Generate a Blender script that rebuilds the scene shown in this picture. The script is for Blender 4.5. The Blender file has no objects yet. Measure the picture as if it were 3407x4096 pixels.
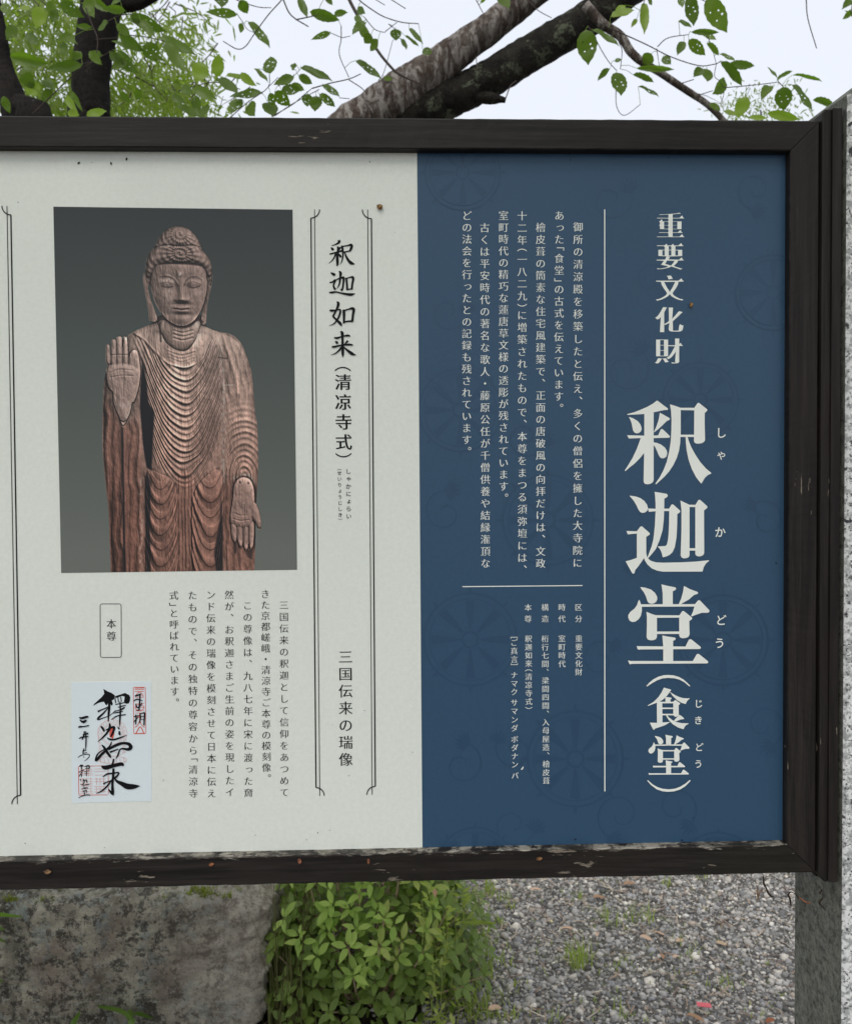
import bpy, bmesh, math, random
import numpy as np
from mathutils import Vector, Matrix, Quaternion
from mathutils.geometry import delaunay_2d_cdt

random.seed(4); np.random.seed(4)
scn = bpy.context.scene
COL = scn.collection

# ------------------------------------------------------------------ camera
F_PX, CX, CY = 3150.0, 1703.5, 2048.0            # focal length and centre in photograph pixels
YAW, PITCH, ROLL = 0.02866, -0.0262, -0.00754
CAM = Vector((0, -1.02, 1.5))
_d = Vector((math.sin(YAW)*math.cos(PITCH), math.cos(YAW)*math.cos(PITCH), math.sin(PITCH)))
_r = Vector((math.cos(YAW), -math.sin(YAW), 0)); _u = _r.cross(_d)
C_R = _r*math.cos(ROLL)+_u*math.sin(ROLL); C_U = -_r*math.sin(ROLL)+_u*math.cos(ROLL); C_D = _d
cam_data = bpy.data.cameras.new('camera'); cam = bpy.data.objects.new('camera', cam_data); COL.objects.link(cam)
cam.matrix_world = Matrix(((C_R.x, C_U.x, -C_D.x, CAM.x), (C_R.y, C_U.y, -C_D.y, CAM.y), (C_R.z, C_U.z, -C_D.z, CAM.z), (0, 0, 0, 1)))
cam_data.sensor_fit = 'VERTICAL'; cam_data.sensor_height = 24; cam_data.lens = F_PX/4096*24
cam_data.clip_start = .05; cam_data.clip_end = 500
cam_data.dof.use_dof = True; cam_data.dof.focus_distance = 1.03; cam_data.dof.aperture_fstop = 7.5
scn.camera = cam

# ------------------------------------------------------------------ sky, sun, exposure
SUN_EL, SUN_ROT = math.radians(52), math.radians(200)
world = bpy.data.worlds.new('World'); scn.world = world; world.use_nodes = True
wn, wl = world.node_tree.nodes, world.node_tree.links; wn.clear()
sky = wn.new('ShaderNodeTexSky'); sky.sky_type = 'NISHITA'; sky.sun_disc = False
sky.sun_elevation = SUN_EL; sky.sun_rotation = SUN_ROT; sky.dust_density = 6; sky.air_density = 1.5
hs = wn.new('ShaderNodeHueSaturation'); hs.inputs['Saturation'].default_value = .2
mx = wn.new('ShaderNodeMix'); mx.data_type = 'RGBA'; mx.inputs[0].default_value = .82
mx.inputs[7].default_value = (5.9, 6.2, 6.85, 1)           # even overcast cloud
bg = wn.new('ShaderNodeBackground'); bg.inputs[1].default_value = .114
wo = wn.new('ShaderNodeOutputWorld')
wl.new(sky.outputs[0], hs.inputs['Color']); wl.new(hs.outputs[0], mx.inputs[6]); wl.new(mx.outputs[2], bg.inputs[0]); wl.new(bg.outputs[0], wo.inputs[0])
sd = bpy.data.lights.new('sun', 'SUN'); sd.energy = 1.5; sd.angle = math.radians(30); sd.color = (1, .97, .92)
sun = bpy.data.objects.new('sun', sd); COL.objects.link(sun); sun.location = (0, -3, 6)
# light comes over the photographer's shoulder
az = math.radians(20)
tosun = Vector((-math.sin(az)*math.cos(SUN_EL), -math.cos(az)*math.cos(SUN_EL), math.sin(SUN_EL)))
sun.rotation_euler = tosun.to_track_quat('Z', 'Y').to_euler()
scn.view_settings.view_transform = 'Standard'; scn.view_settings.look = 'None'
scn.view_settings.exposure = 0.5; scn.view_settings.gamma = 1; scn.view_settings.use_curve_mapping = False
scn.cycles.max_bounces = 8; scn.cycles.transparent_max_bounces = 8

# ------------------------------------------------------------------ helpers
def PX(x, y, Y=0.0):
    """the point on the vertical plane at depth Y seen at photograph pixel (x, y)"""
    v = C_D + C_R*((x-CX)/F_PX) - C_U*((y-CY)/F_PX)
    return CAM + v*((Y-CAM.y)/v.y)
def GP(x, y, z=0.0):
    v = C_D + C_R*((x-CX)/F_PX) - C_U*((y-CY)/F_PX)
    return CAM + v*((z-CAM.z)/v.z)
def lin(c):
    return tuple(((v/255.)/12.92 if v/255. <= .04045 else ((v/255.+.055)/1.055)**2.4) for v in c)
def link(o, parent=None):
    COL.objects.link(o)
    if parent is not None: o.parent = parent
    return o
def tag(o, label=None, cat=None, group=None, kind=None):
    if label: o['label'] = label
    if cat: o['category'] = cat
    if group: o['group'] = group
    if kind: o['kind'] = kind
    return o
def mesh_obj(name, verts, faces, mats, parent=None, smooth=False, fmat=None):
    me = bpy.data.meshes.new(name); me.from_pydata([tuple(v) for v in verts], [], faces); me.update()
    for m in (mats if isinstance(mats, (list, tuple)) else [mats]): me.materials.append(m)
    if fmat is not None: me.polygons.foreach_set('material_index', fmat)
    if smooth: me.polygons.foreach_set('use_smooth', [True]*len(me.polygons))
    return link(bpy.data.objects.new(name, me), parent)
def empty(name, loc=(0, 0, 0), parent=None):
    o = bpy.data.objects.new(name, None); o.empty_display_size = .1; link(o, parent); o.location = loc
    return o
def keep(child, parent):
    """parent with the world place kept (parents are unrotated)"""
    child.parent = parent; child.location = Vector(child.location)-Vector(parent.location)
class G:
    """collects geometry"""
    def __init__(s): s.v = []; s.f = []
    def add(s, v, f):
        n = len(s.v); s.v += [tuple(p) for p in v]; s.f += [tuple(i+n for i in q) for q in f]
    def box(s, a, b):
        (x0, y0, z0), (x1, y1, z1) = a, b
        s.add([(x0, y0, z0), (x1, y0, z0), (x1, y1, z0), (x0, y1, z0), (x0, y0, z1), (x1, y0, z1), (x1, y1, z1), (x0, y1, z1)],
              [(0, 3, 2, 1), (4, 5, 6, 7), (0, 1, 5, 4), (1, 2, 6, 5), (2, 3, 7, 6), (3, 0, 4, 7)])
    def prism(s, poly, y0, y1):
        """polygon in X,Z (counter-clockwise seen from -Y) pushed from y0 to y1"""
        n = len(poly)
        s.add([(x, y0, z) for x, z in poly]+[(x, y1, z) for x, z in poly],
              [tuple(range(n)), tuple(range(2*n-1, n-1, -1))]+[(i, i+n, (i+1) % n+n, (i+1) % n) for i in range(n)])
    def tube(s, pts, rad, seg=8, cap=True, rough=0, seed=0):
        rng = random.Random(seed); P = [Vector(p) for p in pts]; n0 = len(s.v); up = Vector((0.13, 1, .2)).normalized()
        ph = rng.random()*6
        for i, p in enumerate(P):
            t = (P[min(i+1, len(P)-1)]-P[max(i-1, 0)]).normalized(); a = t.cross(up).normalized(); b = t.cross(a)
            for k in range(seg):
                th = 2*math.pi*k/seg
                r = rad[i]*(1+rough*(math.sin(3*th+ph+i*.35)*.5+math.sin(5*th+i*.9)*.35+rng.uniform(-.6, .6)))
                s.v.append(tuple(p+a*math.cos(th)*r+b*math.sin(th)*r))
        for i in range(len(P)-1):
            for k in range(seg):
                s.f.append((n0+i*seg+k, n0+i*seg+(k+1) % seg, n0+(i+1)*seg+(k+1) % seg, n0+(i+1)*seg+k))
        if cap:
            s.f.append(tuple(n0+k for k in range(seg))[::-1]); s.f.append(tuple(n0+(len(P)-1)*seg+k for k in range(seg)))
    def obj(s, name, m, parent=None, smooth=False): return mesh_obj(name, s.v, s.f, m, parent, smooth)
def spline(pts, n=8):
    """Catmull-Rom through tuples of any length"""
    P = [np.array(p, float) for p in pts]; P = [2*P[0]-P[1]]+P+[2*P[-1]-P[-2]]; out = []
    for i in range(1, len(P)-2):
        a, b, c, d = P[i-1:i+3]
        for t in np.linspace(0, 1, n, endpoint=False):
            out.append(.5*((2*b)+(-a+c)*t+(2*a-5*b+4*c-d)*t*t+(-a+3*b-3*c+d)*t**3))
    out.append(P[-2]); return out

# ------------------------------------------------------------------ materials
class NT:
    def __init__(s, name, rough=.6, spec=.4):
        s.m = bpy.data.materials.new(name); s.m.use_nodes = True; s.n = s.m.node_tree.nodes; s.l = s.m.node_tree.links
        s.b = s.n['Principled BSDF']; s.b.inputs['Roughness'].default_value = rough
        s.b.inputs['Specular IOR Level'].default_value = spec; s.tc = s.n.new('ShaderNodeTexCoord')
    def noise(s, scale, detail=4, rough=.6, vec=(1, 1, 1), dist=0, space='Object'):
        mp = s.n.new('ShaderNodeMapping'); mp.inputs['Scale'].default_value = vec; s.l.new(s.tc.outputs[space], mp.inputs[0])
        t = s.n.new('ShaderNodeTexNoise'); t.inputs['Scale'].default_value = scale; t.inputs['Detail'].default_value = detail
        t.inputs['Roughness'].default_value = rough; t.inputs['Distortion'].default_value = dist
        s.l.new(mp.outputs[0], t.inputs['Vector']); return t.outputs['Fac']
    def voro(s, scale, vec=(1, 1, 1), out='Distance', rnd=1):
        mp = s.n.new('ShaderNodeMapping'); mp.inputs['Scale'].default_value = vec; s.l.new(s.tc.outputs['Object'], mp.inputs[0])
        t = s.n.new('ShaderNodeTexVoronoi'); t.inputs['Scale'].default_value = scale; t.inputs['Randomness'].default_value = rnd
        s.l.new(mp.outputs[0], t.inputs['Vector']); return t.outputs[out]
    def ramp(s, fac, *stops):
        r = s.n.new('ShaderNodeValToRGB'); e = r.color_ramp.elements
        while len(e) < len(stops): e.new(.5)
        for q, (p, c) in zip(e, stops):
            q.position = p; q.color = tuple(c)+(1,) if isinstance(c, (tuple, list)) else (c, c, c, 1)
        s.l.new(fac, r.inputs[0]); return r.outputs[0]
    def mix(s, fac, a, b, mode='MIX'):
        m = s.n.new('ShaderNodeMix'); m.data_type = 'RGBA'; m.blend_type = mode
        for i, q in ((0, fac), (6, a), (7, b)):
            if hasattr(q, 'links'): s.l.new(q, m.inputs[i])
            elif i == 0: m.inputs[0].default_value = q
            else: m.inputs[i].default_value = (tuple(q)+(1,))[:4]
        return m.outputs[2]
    def math(s, op, a, b=0.):
        m = s.n.new('ShaderNodeMath'); m.operation = op
        for i, q in ((0, a), (1, b)):
            if hasattr(q, 'links'): s.l.new(q, m.inputs[i])
            else: m.inputs[i].default_value = q
        return m.outputs[0]
    def attr(s, name):
        a = s.n.new('ShaderNodeAttribute'); a.attribute_name = name; return a.outputs['Color']
    def xyz(s, k):
        a = s.n.new('ShaderNodeSeparateXYZ'); s.l.new(s.tc.outputs['Object'], a.inputs[0]); return a.outputs[k]
    def col(s, c):
        if hasattr(c, 'links'): s.l.new(c, s.b.inputs['Base Color'])
        else: s.b.inputs['Base Color'].default_value = (tuple(c)+(1,))[:4]
        return s
    def bump(s, h, strength=.3, dist=.002):
        b = s.n.new('ShaderNodeBump'); b.inputs['Strength'].default_value = strength; b.inputs['Distance'].default_value = dist
        s.l.new(h, b.inputs['Height']); s.l.new(b.outputs[0], s.b.inputs['Normal']); return s
    def rough(s, r): s.l.new(r, s.b.inputs['Roughness']); return s

def wood_mat(name, vec, worn=.0, tint=(1, 1, 1), ledge=False):
    t = NT(name, .55, .22)
    g = t.noise(60, 6, .7, vec); big = t.noise(6, 3, .6)
    g = t.math('ADD', t.math('MULTIPLY', g, .7), t.math('MULTIPLY', t.noise(220, 4, .7, vec), .3))
    base = t.ramp(g, (.3, (.003, .0026, .0024)), (.46, (.010, .0085, .0077)), (.60, (.027, .0225, .020)), (.76, (.085, .074, .064)))
    base = t.mix(t.ramp(big, (.35, 0.), (.7, .6)), base, (.019, .014, .0115))
    hv = (.9, 1, 7.) if vec[0] < 1 else (7., 1, .9)
    fl = t.noise(34, 4, .6, hv, .2); pt = t.noise(7, 3, .6)
    thr = t.math('MULTIPLY', fl, t.ramp(pt, (.45, .6), (.62, 1.)))
    m = t.ramp(thr, (.625-worn, 0.), (.64-worn, 1.))
    c = t.mix(m, base, t.mix(t.noise(90, 2), (.08, .06, .045), (.30, .26, .20)))
    if ledge:                                   # the weathered ledge where rain sits: bare grey timber
        z = t.xyz(2); e = t.noise(30, 6, .75, (1, 1, 6), .3)
        zz = t.math('ADD', z, t.math('MULTIPLY', t.math('SUBTRACT', e, .5), -.03))
        lm = t.ramp(zz, (.0, 0.), (.0001, 0.))
        mr = t.n.new('ShaderNodeMapRange'); mr.inputs['From Min'].default_value = -.0016; mr.inputs['From Max'].default_value = .0004
        t.l.new(zz, mr.inputs['Value'])
        pat = t.ramp(t.noise(22, 6, .75, (.5, 1, 5)), (.44, .08), (.54, 1.))
        c = t.mix(t.math('MULTIPLY', mr.outputs[0], pat), c, t.mix(t.noise(50, 5, .7, (1, 1, 8)), (.10, .085, .07), (.50, .46, .39)))
        low = t.ramp(t.noise(3.2, 3), (.52, 0.), (.7, .25))
        c = t.mix(low, c, (.022, .026, .012))
    return t.col(c).bump(t.math('ADD', g, t.math('MULTIPLY', m, -.6)), .5, .0012).rough(t.ramp(m, (0, .5), (1, .85))).m
M = {}
M['wood_h'] = wood_mat('dark stained timber', (.06, 1, 1.6), .0)
M['wood_b'] = wood_mat('weathered stained timber', (.06, 1, 1.6), .025, ledge=True)
M['wood_v'] = wood_mat('dark stained upright', (1.6, 1, .06), -.01)

def paper_mat(name, c, var, rough=.42, spec=.35):
    t = NT(name, rough, spec)
    f = t.noise(170, 5, .75); g = t.noise(2.2, 2)
    a = t.mix(t.ramp(f, (.35, 0.), (.65, 1.)), [v*(1-var) for v in c], [v*(1+var) for v in c])
    g2 = t.noise(26, 4, .7)
    a = t.mix(t.ramp(g2, (.56, 0.), (.75, .22)), a, [c[0]*.93, c[1]*.93, c[2]*.84])
    return t.col(a).bump(t.noise(700, 2), .03, .0004).m
M['white'] = paper_mat('printed pale board', lin((225, 228, 219)), .035)
M['blue'] = paper_mat('printed navy board', lin((48, 77, 103)), .05, .38, .35)
M['blue_dk'] = NT('navy pattern ink', .38, .35).col(lin((44, 72, 98))).m
M['ink'] = NT('black ink', .5, .15).col(lin((12, 13, 16))).m
M['wink'] = NT('white ink', .45, .3).col(lin((236, 238, 230))).m
M['sumi'] = NT('brush ink', .55, .12).col(lin((20, 20, 22))).m
M['red'] = NT('vermilion ink', .5, .3).col(lin((214, 96, 84))).m
M['redp'] = NT('pale vermilion ink', .5, .3).col(lin((226, 176, 170))).m
M['sheet'] = paper_mat('white stamp paper', lin((222, 231, 234)), .012)
M['cocoon'] = NT('dry cocoon', .8, .2).col(lin((132, 88, 48))).m

def granite(name, stain):
    t = NT(name, .75, .35)
    a = t.noise(240, 3, .6); b = t.noise(130, 3, .6); c = t.noise(90, 2, .5)
    base = t.mix(t.ramp(b, (.42, 0.), (.56, 1.)), (.36, .37, .36), (.74, .74, .72))
    base = t.mix(t.ramp(a, (.36, 1.), (.43, 0.)), base, (.10, .10, .10))
    base = t.mix(t.ramp(c, (.30, 1.), (.36, 0.)), base, (.05, .05, .055))
    if stain:
        s = t.ramp(t.noise(16, 5, .65, (1, 1, .3)), (.3, .3), (.6, 1.))
        base = t.mix(.93, base, t.mix(t.ramp(t.noise(110, 5, .8), (.38, 0.), (.58, 1.)), (.022, .024, .016), (.15, .152, .12)))
        hgt = t.math('ADD', t.xyz(2), t.math('MULTIPLY', t.noise(9, 4), .5))
        gm = t.math('MULTIPLY', t.ramp(hgt, (.55, 1.), (1.3, .0)), t.ramp(t.noise(8, 5, .7, (1, 1, .35)), (.34, 0.), (.56, 1.)))
        base = t.mix(gm, base, (.060, .078, .022))
    return t.col(base).bump(t.noise(160, 5, .7), .6, .0015).m
M['granite'] = granite('speckled granite', False); M['granite_dirty'] = granite('stained mossy granite', True)

def bark(name, dark, mid, lichen, la, ringed=False):
    t = NT(name, .9, .15)
    n1 = t.noise(9, 7, .75, (1, 1, 1), .6); n2 = t.noise(45, 5, .75)
    c = t.mix(t.ramp(n1, (.36, 0.), (.62, 1.)), dark, mid)
    c = t.mix(t.ramp(n2, (.30, 1.), (.46, 0.)), c, [v*.3 for v in dark])
    if ringed:
        r = t.noise(26, 4, .6, (1.0, .2, .45), .8)
        c = t.mix(t.ramp(r, (.46, 0.), (.58, .8)), c, (.27, .245, .22))
        r2 = t.noise(30, 4, .6, (1.1, .2, .5), 1.2)
        c = t.mix(t.ramp(r2, (.40, .8), (.48, 0.)), c, (.055, .036, .028))
    l = t.noise(13, 6, .8, (1, 1, 1), .3)
    c = t.mix(t.ramp(l, (.60-la, 0.), (.66-la, .9)), c, lichen)
    return t.col(c).bump(t.math('ADD', n1, t.math('MULTIPLY', n2, .6)), 1., .02).m
M['bark_light'] = bark('smooth cherry bark', (.03, .023, .019), (.11, .09, .074), (.20, .22, .16), -.02, True)
M['bark_dark'] = bark('dark cherry bark', (.006, .005, .004), (.024, .021, .016), (.085, .095, .062), .055)
M['bark_far'] = bark('dark far bark', (.005, .0045, .004), (.018, .015, .012), (.05, .048, .038), -.01)
M['twig'] = NT('twig bark', .85, .2).col((.06, .048, .04)).m

def leaf_mat(name, c, c2, trans=.45, var=.5):
    t = NT(name, .45, .35)
    oi = t.n.new('ShaderNodeObjectInfo'); nz = t.noise(30, 3, .6)
    f = t.math('ADD', t.math('MULTIPLY', oi.outputs['Random'], 1-var), t.math('MULTIPLY', nz, var))
    cc = t.mix(f, c, c2); t.col(cc)
    tr = t.n.new('ShaderNodeBsdfTranslucent'); t.l.new(t.mix(1., cc, (1.15, 1.5, .5), 'MULTIPLY'), tr.inputs[0])
    ms = t.n.new('ShaderNodeMixShader'); ms.inputs[0].default_value = trans
    t.l.new(t.b.outputs[0], ms.inputs[1]); t.l.new(tr.outputs[0], ms.inputs[2])
    t.l.new(ms.outputs[0], t.n['Material Output'].inputs['Surface']); return t.m
M['leaf'] = leaf_mat('cherry leaf', (.065, .105, .016), (.14, .20, .03), .6)
M['leaf_y'] = leaf_mat('young cherry leaf', (.17, .24, .035), (.25, .32, .05), .6)
M['leaf_far'] = leaf_mat('far narrow leaf', (.06, .10, .014), (.30, .36, .07), .6, .9)
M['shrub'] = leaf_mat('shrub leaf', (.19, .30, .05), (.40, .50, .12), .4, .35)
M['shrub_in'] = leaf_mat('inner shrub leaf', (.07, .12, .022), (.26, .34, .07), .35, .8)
M['grass'] = leaf_mat('grass blade', (.10, .18, .03), (.20, .30, .07), .35)
M['weed'] = leaf_mat('yellow green weed', (.22, .28, .05), (.38, .42, .12), .35)
M['moss'] = leaf_mat('moss', (.10, .13, .01), (.22, .25, .02), .2, .9)
M['dry'] = NT('dry leaf', .8, .2).col((.33, .20, .12)).m
M['straw'] = NT('straw', .8, .2).col((.45, .33, .22)).m
M['soil_dark'] = NT('damp soil', .95, .1).col((.02, .016, .012)).m
import numpy as np
# ---- printed photograph of the wooden statue: computed once as a colour array (flat print) ----
def statue_print():
    W_, H_ = 960, 1458
    yy, xx = np.mgrid[0:H_, 0:W_].astype(np.float32)
    rng = np.random.RandomState(7)

    def cv(px, py, oy):
        sx = 200 + .601*px; sy = oy + .601*py
        v = (sy-833)/1452.; left = 215+31*v; w = 956-13*v
        return (sx-left)/w*960., v*1458.
    def P1(pts): return [cv(a, b, 800) for a, b in pts]
    def P2(pts): return [cv(a, b, 1550) for a, b in pts]
    def smooth(pts, n=6):
        P = np.array(pts, float); N = len(P); out = []
        for i in range(N):
            a, b, c, d = P[i-1], P[i], P[(i+1) % N], P[(i+2) % N]
            for t in np.linspace(0, 1, n, endpoint=False):
                out.append(.5*((2*b)+(-a+c)*t+(2*a-5*b+4*c-d)*t*t+(-a+3*b-3*c+d)*t**3))
        return np.array(out)
    def mask(pts, sm=True):
        P = smooth(pts) if sm else np.array(pts, float)
        x0, x1 = int(max(0, P[:, 0].min()-1)), int(min(W_, P[:, 0].max()+2))
        y0, y1 = int(max(0, P[:, 1].min()-1)), int(min(H_, P[:, 1].max()+2))
        m = np.zeros((H_, W_), bool)
        if x1 <= x0 or y1 <= y0: return m
        X = xx[y0:y1, x0:x1]; Y = yy[y0:y1, x0:x1]; s = np.zeros(X.shape, bool)
        for i in range(len(P)):
            (ax, ay), (bx, by) = P[i-1], P[i]
            if ay == by: continue
            s ^= ((ay > Y) != (by > Y)) & (X < (bx-ax)*(Y-ay)/(by-ay)+ax)
        m[y0:y1, x0:x1] = s
        return m
    def box(a, r):
        r = int(max(1, r)); k = 2*r+1
        for ax in (0, 1):
            p = np.pad(a, [(r+1, r) if q == ax else (0, 0) for q in (0, 1)], mode='edge')
            c = np.cumsum(p.astype(np.float64), axis=ax)
            a = (c[k:, :]-c[:-k, :])/k if ax == 0 else (c[:, k:]-c[:, :-k])/k
        return a.astype(np.float32)
    def blur(a, r):
        for _ in range(3): a = box(a, r)
        return a
    def infl(m, r, h):
        b = blur(m.astype(np.float32), r*.5)
        return np.where(m, h*np.sqrt(np.clip((b-.42)/.58, 0, 1)), 0).astype(np.float32)
    def noise(sx, sy, seed):
        r = np.random.RandomState(seed)
        g = r.rand(int(H_/sy)+3, int(W_/sx)+3).astype(np.float32)
        fy = yy[:, 0]/sy; fx = xx[0]/sx; iy = fy.astype(int); ix = fx.astype(int)
        ty = (fy-iy)[:, None]; tx = (fx-ix)[None]; ty = ty*ty*(3-2*ty); tx = tx*tx*(3-2*tx)
        a = g[iy][:, ix]; b = g[iy][:, ix+1]; c = g[iy+1][:, ix]; d = g[iy+1][:, ix+1]
        return (a*(1-tx)+b*tx)*(1-ty)+(c*(1-tx)+d*tx)*ty
    def gauss(cx, cy, sx, sy, ang=0):
        c, s = np.cos(ang), np.sin(ang); X = (xx-cx)*c+(yy-cy)*s; Y = -(xx-cx)*s+(yy-cy)*c
        return np.exp(-.5*((X/sx)**2+(Y/sy)**2))
    def line(pts, w, soft=1.2):
        """soft mask around a polyline"""
        d = np.full((H_, W_), 1e3, np.float32); pts = np.array(pts, float)
        x0, x1 = int(max(0, pts[:, 0].min()-20)), int(min(W_, pts[:, 0].max()+20))
        y0, y1 = int(max(0, pts[:, 1].min()-20)), int(min(H_, pts[:, 1].max()+20))
        X = xx[y0:y1, x0:x1]; Y = yy[y0:y1, x0:x1]; dd = np.full(X.shape, 1e3, np.float32)
        for (ax, ay), (bx, by) in zip(pts[:-1], pts[1:]):
            L = (bx-ax)**2+(by-ay)**2+1e-6
            t = np.clip(((X-ax)*(bx-ax)+(Y-ay)*(by-ay))/L, 0, 1)
            dd = np.minimum(dd, np.hypot(X-ax-t*(bx-ax), Y-ay-t*(by-ay)))
        d[y0:y1, x0:x1] = dd
        return 1/(1+np.exp(np.clip((d-w)/soft*1.5, -20, 20)))
    def cur(pts, n=8):
        P = np.array([pts[0]]+list(pts)+[pts[-1]], float); out = []
        for i in range(1, len(P)-2):
            a, b, c, d = P[i-1], P[i], P[i+1], P[i+2]
            for t in np.linspace(0, 1, n, endpoint=False):
                out.append(.5*((2*b)+(-a+c)*t+(2*a-5*b+4*c-d)*t*t+(-a+3*b-3*c+d)*t**3))
        out.append(P[-2]); return np.array(out)

    def blurc(a): return np.stack([blur(a[..., i].astype(np.float32), 5) for i in range(3)], -1)
    # ---------- silhouettes ----------
    torso = mask(P1([(560, 865), (700, 800), (740, 760), (1000, 760), (1030, 825), (1120, 862), (1200, 880), (1262, 930), (1300, 1010), (1335, 1110), (1352, 1240), (1364, 1400)])
                 + P2([(1378, 250), (1384, 420), (1382, 600), (1372, 740), (1366, 900), (1364, 1080), (1360, 1240), (1360, 1420), (405, 1420), (404, 1240), (398, 1080), (388, 800), (370, 640), (350, 420), (348, 240), (352, 80)])
                 + P1([(362, 1180), (420, 1010), (490, 915)]))
    H = infl(torso, 60, 60.)
    body = mask(P1([(600, 900), (740, 860), (1000, 860), (1110, 900), (1140, 1100), (1150, 1330)])
                + P2([(1160, 300), (1150, 700), (1120, 900), (1090, 1260), (1090, 1400), (640, 1400), (640, 1260), (640, 900), (640, 600), (675, 400), (660, 200), (620, 0)]))
    H = np.maximum(H, 30+infl(body, 90, 60.)*1.0) * torso
    # fold fields
    def folds(mk, ph, amp, sharp=1.0):
        w = blur(mk.astype(np.float32), 7)
        s = np.sin(ph)
        return w*amp*(np.sign(s)*np.abs(s)**sharp*.5 + .5*np.sin(ph*.5+1))
    cx0 = 506.
    dx = (xx-cx0)
    wob = (noise(60, 60, 3)-.5)*16
    chest = mask(P1([(700, 1000), (780, 1080), (980, 1060), (1090, 930), (1130, 1100), (1140, 1330)]) + P2([(1130, 300), (1010, 560), (930, 640), (850, 620), (700, 450), (690, 200), (620, 0)]))
    ph = (yy + .0105*np.abs(dx)**2.0 * (1+.15*np.clip((yy-500)/700, 0, 1)) + wob)*(2*np.pi/24.)
    H += folds(chest, ph, 7.5, .8)
    # thighs
    cl = cv(735, 900, 1550)[0]; cr = cv(1065, 900, 1550)[0]
    lthigh = mask(P2([(640, 560), (720, 560), (830, 640), (850, 900), (830, 1260), (650, 1260), (640, 900)]))
    rthigh = mask(P2([(1140, 560), (1060, 560), (960, 680), (940, 900), (960, 1260), (1110, 1260), (1150, 900)]))
    for mk, c0 in ((lthigh, cl), (rthigh, cr)):
        H += infl(mk, 34, 22)
        ph = (yy+.022*np.abs(xx-c0)**2.05+wob)*(2*np.pi/64.)
        H += folds(mk, ph, 8.5, .45)
    mid = mask(P2([(830, 620), (960, 620), (950, 1260), (850, 1260)]))
    H += folds(mid, (dx+wob*.4)*(2*np.pi/13.), 3.0)
    # draped sleeve right of the picture
    slv = mask(P1([(1120, 900), (1250, 950), (1320, 1100), (1350, 1300)]) + P2([(1376, 300), (1376, 600), (1200, 640), (1180, 400), (1190, 200), (1150, 0)]))
    sc = cv(1290, 400, 1550)
    H += folds(slv, np.hypot((xx-sc[0])*1.6, (yy-sc[1]-120)*.95+wob*.5)*(2*np.pi/22.), 5.0) * np.clip((yy-cv(0, 60, 1550)[1])/120, 0, 1)
    H += folds(slv, (xx*1.0-.25*yy+wob)*(2*np.pi/30.), 5.0)*np.clip((cv(0, 160, 1550)[1]-yy)/120, 0, 1)
    rs = mask(P2([(1160, 560), (1210, 620), (1364, 700), (1360, 1260), (1170, 1260)]))
    H += folds(rs, (xx+wob*.8)*(2*np.pi/26.), 5.0)
    ls = mask(P2([(352, 60), (420, 120), (480, 240), (570, 200), (600, 400), (610, 1260), (405, 1260), (350, 400)]))
    H += folds(ls, (xx+wob*1.2+.02*yy)*(2*np.pi/34.), 8.0, .7)
    ch2 = mask(P1([(560, 880), (640, 930), (700, 1030), (760, 1180), (800, 1330), (620, 1330), (600, 1100)]))
    H += folds(ch2, (xx-.42*yy+.0004*(yy-560)**2)*(2*np.pi/15.), 3.5)
    # neck
    neck = mask(P1([(735, 790), (730, 850), (760, 930), (830, 985), (900, 990), (950, 940), (985, 860), (980, 790)]))
    H = np.where(neck, 55+infl(neck, 40, 26), H)
    for k, yk in enumerate((868, 893, 918)):
        l = line(cur(P1([(820, yk-10), (880, yk+4), (945, yk-12)])), 2.2, 2.0); H -= 5*l
    col = line(cur(P1([(560, 880), (620, 920), (680, 985), (740, 1045), (820, 1090), (900, 1100), (970, 1075), (1040, 1010), (1075, 930)])), 3, 3)
    H += 9*col
    sw = mask(P1([(600, 880), (720, 870), (830, 1000), (980, 985), (1060, 900), (1080, 940), (1030, 1030), (950, 1085), (840, 1095), (740, 1045), (660, 960)]))
    H -= 5*blur(sw.astype(np.float32), 5)
    for k in range(5):
        H += 4*line(cur(P1([(780+6*k, 985+22*k), (870, 1012+22*k), (960-2*k, 990+20*k)])), 3, 3)*(1-.1*k)
    # ---------- hands ----------
    def limb(pts, r, h, base):
        m = mask(pts); hh = infl(m, r, h)
        return m, np.where(m, base+hh, 0)
    over = []
    hand = [P1([(378, 1100), (470, 1075), (560, 1085), (600, 1110), (590, 1230), (560, 1331)]) + P2([(545, 90), (530, 160), (486, 240), (450, 170), (420, 90), (415, 20)]) + P1([(385, 1230)])]
    hand += [P1([(372, 1070), (372, 965), (384, 952), (396, 965), (400, 1090)]), P1([(402, 1080), (408, 935), (424, 918), (438, 935), (440, 1090)]),
             P1([(440, 1090), (440, 920), (460, 900), (478, 920), (480, 1090)]), P1([(482, 1090), (486, 920), (500, 904), (514, 920), (520, 1090)]),
             P1([(520, 1100), (530, 1010), (560, 985), (585, 1010), (600, 1120), (585, 1180)])]
    hm = np.zeros((H_, W_), bool)
    for q in hand:
        m, h = limb(q, 14 if q is not hand[0] else 34, 26 if q is hand[0] else 15, 78)
        H = np.where(m, np.maximum(h, np.where(hm, H, 0)), H); hm |= m
    for l in ([(395, 1140), (460, 1118), (550, 1124)], [(400, 1172), (470, 1158), (548, 1160)], [(487, 1120), (486, 1300)], [(400, 1025), (440, 1022)], [(440, 1020), (516, 1024)]):
        H -= 3*line(cur(P1(l)), 1.6, 1.6)
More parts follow.
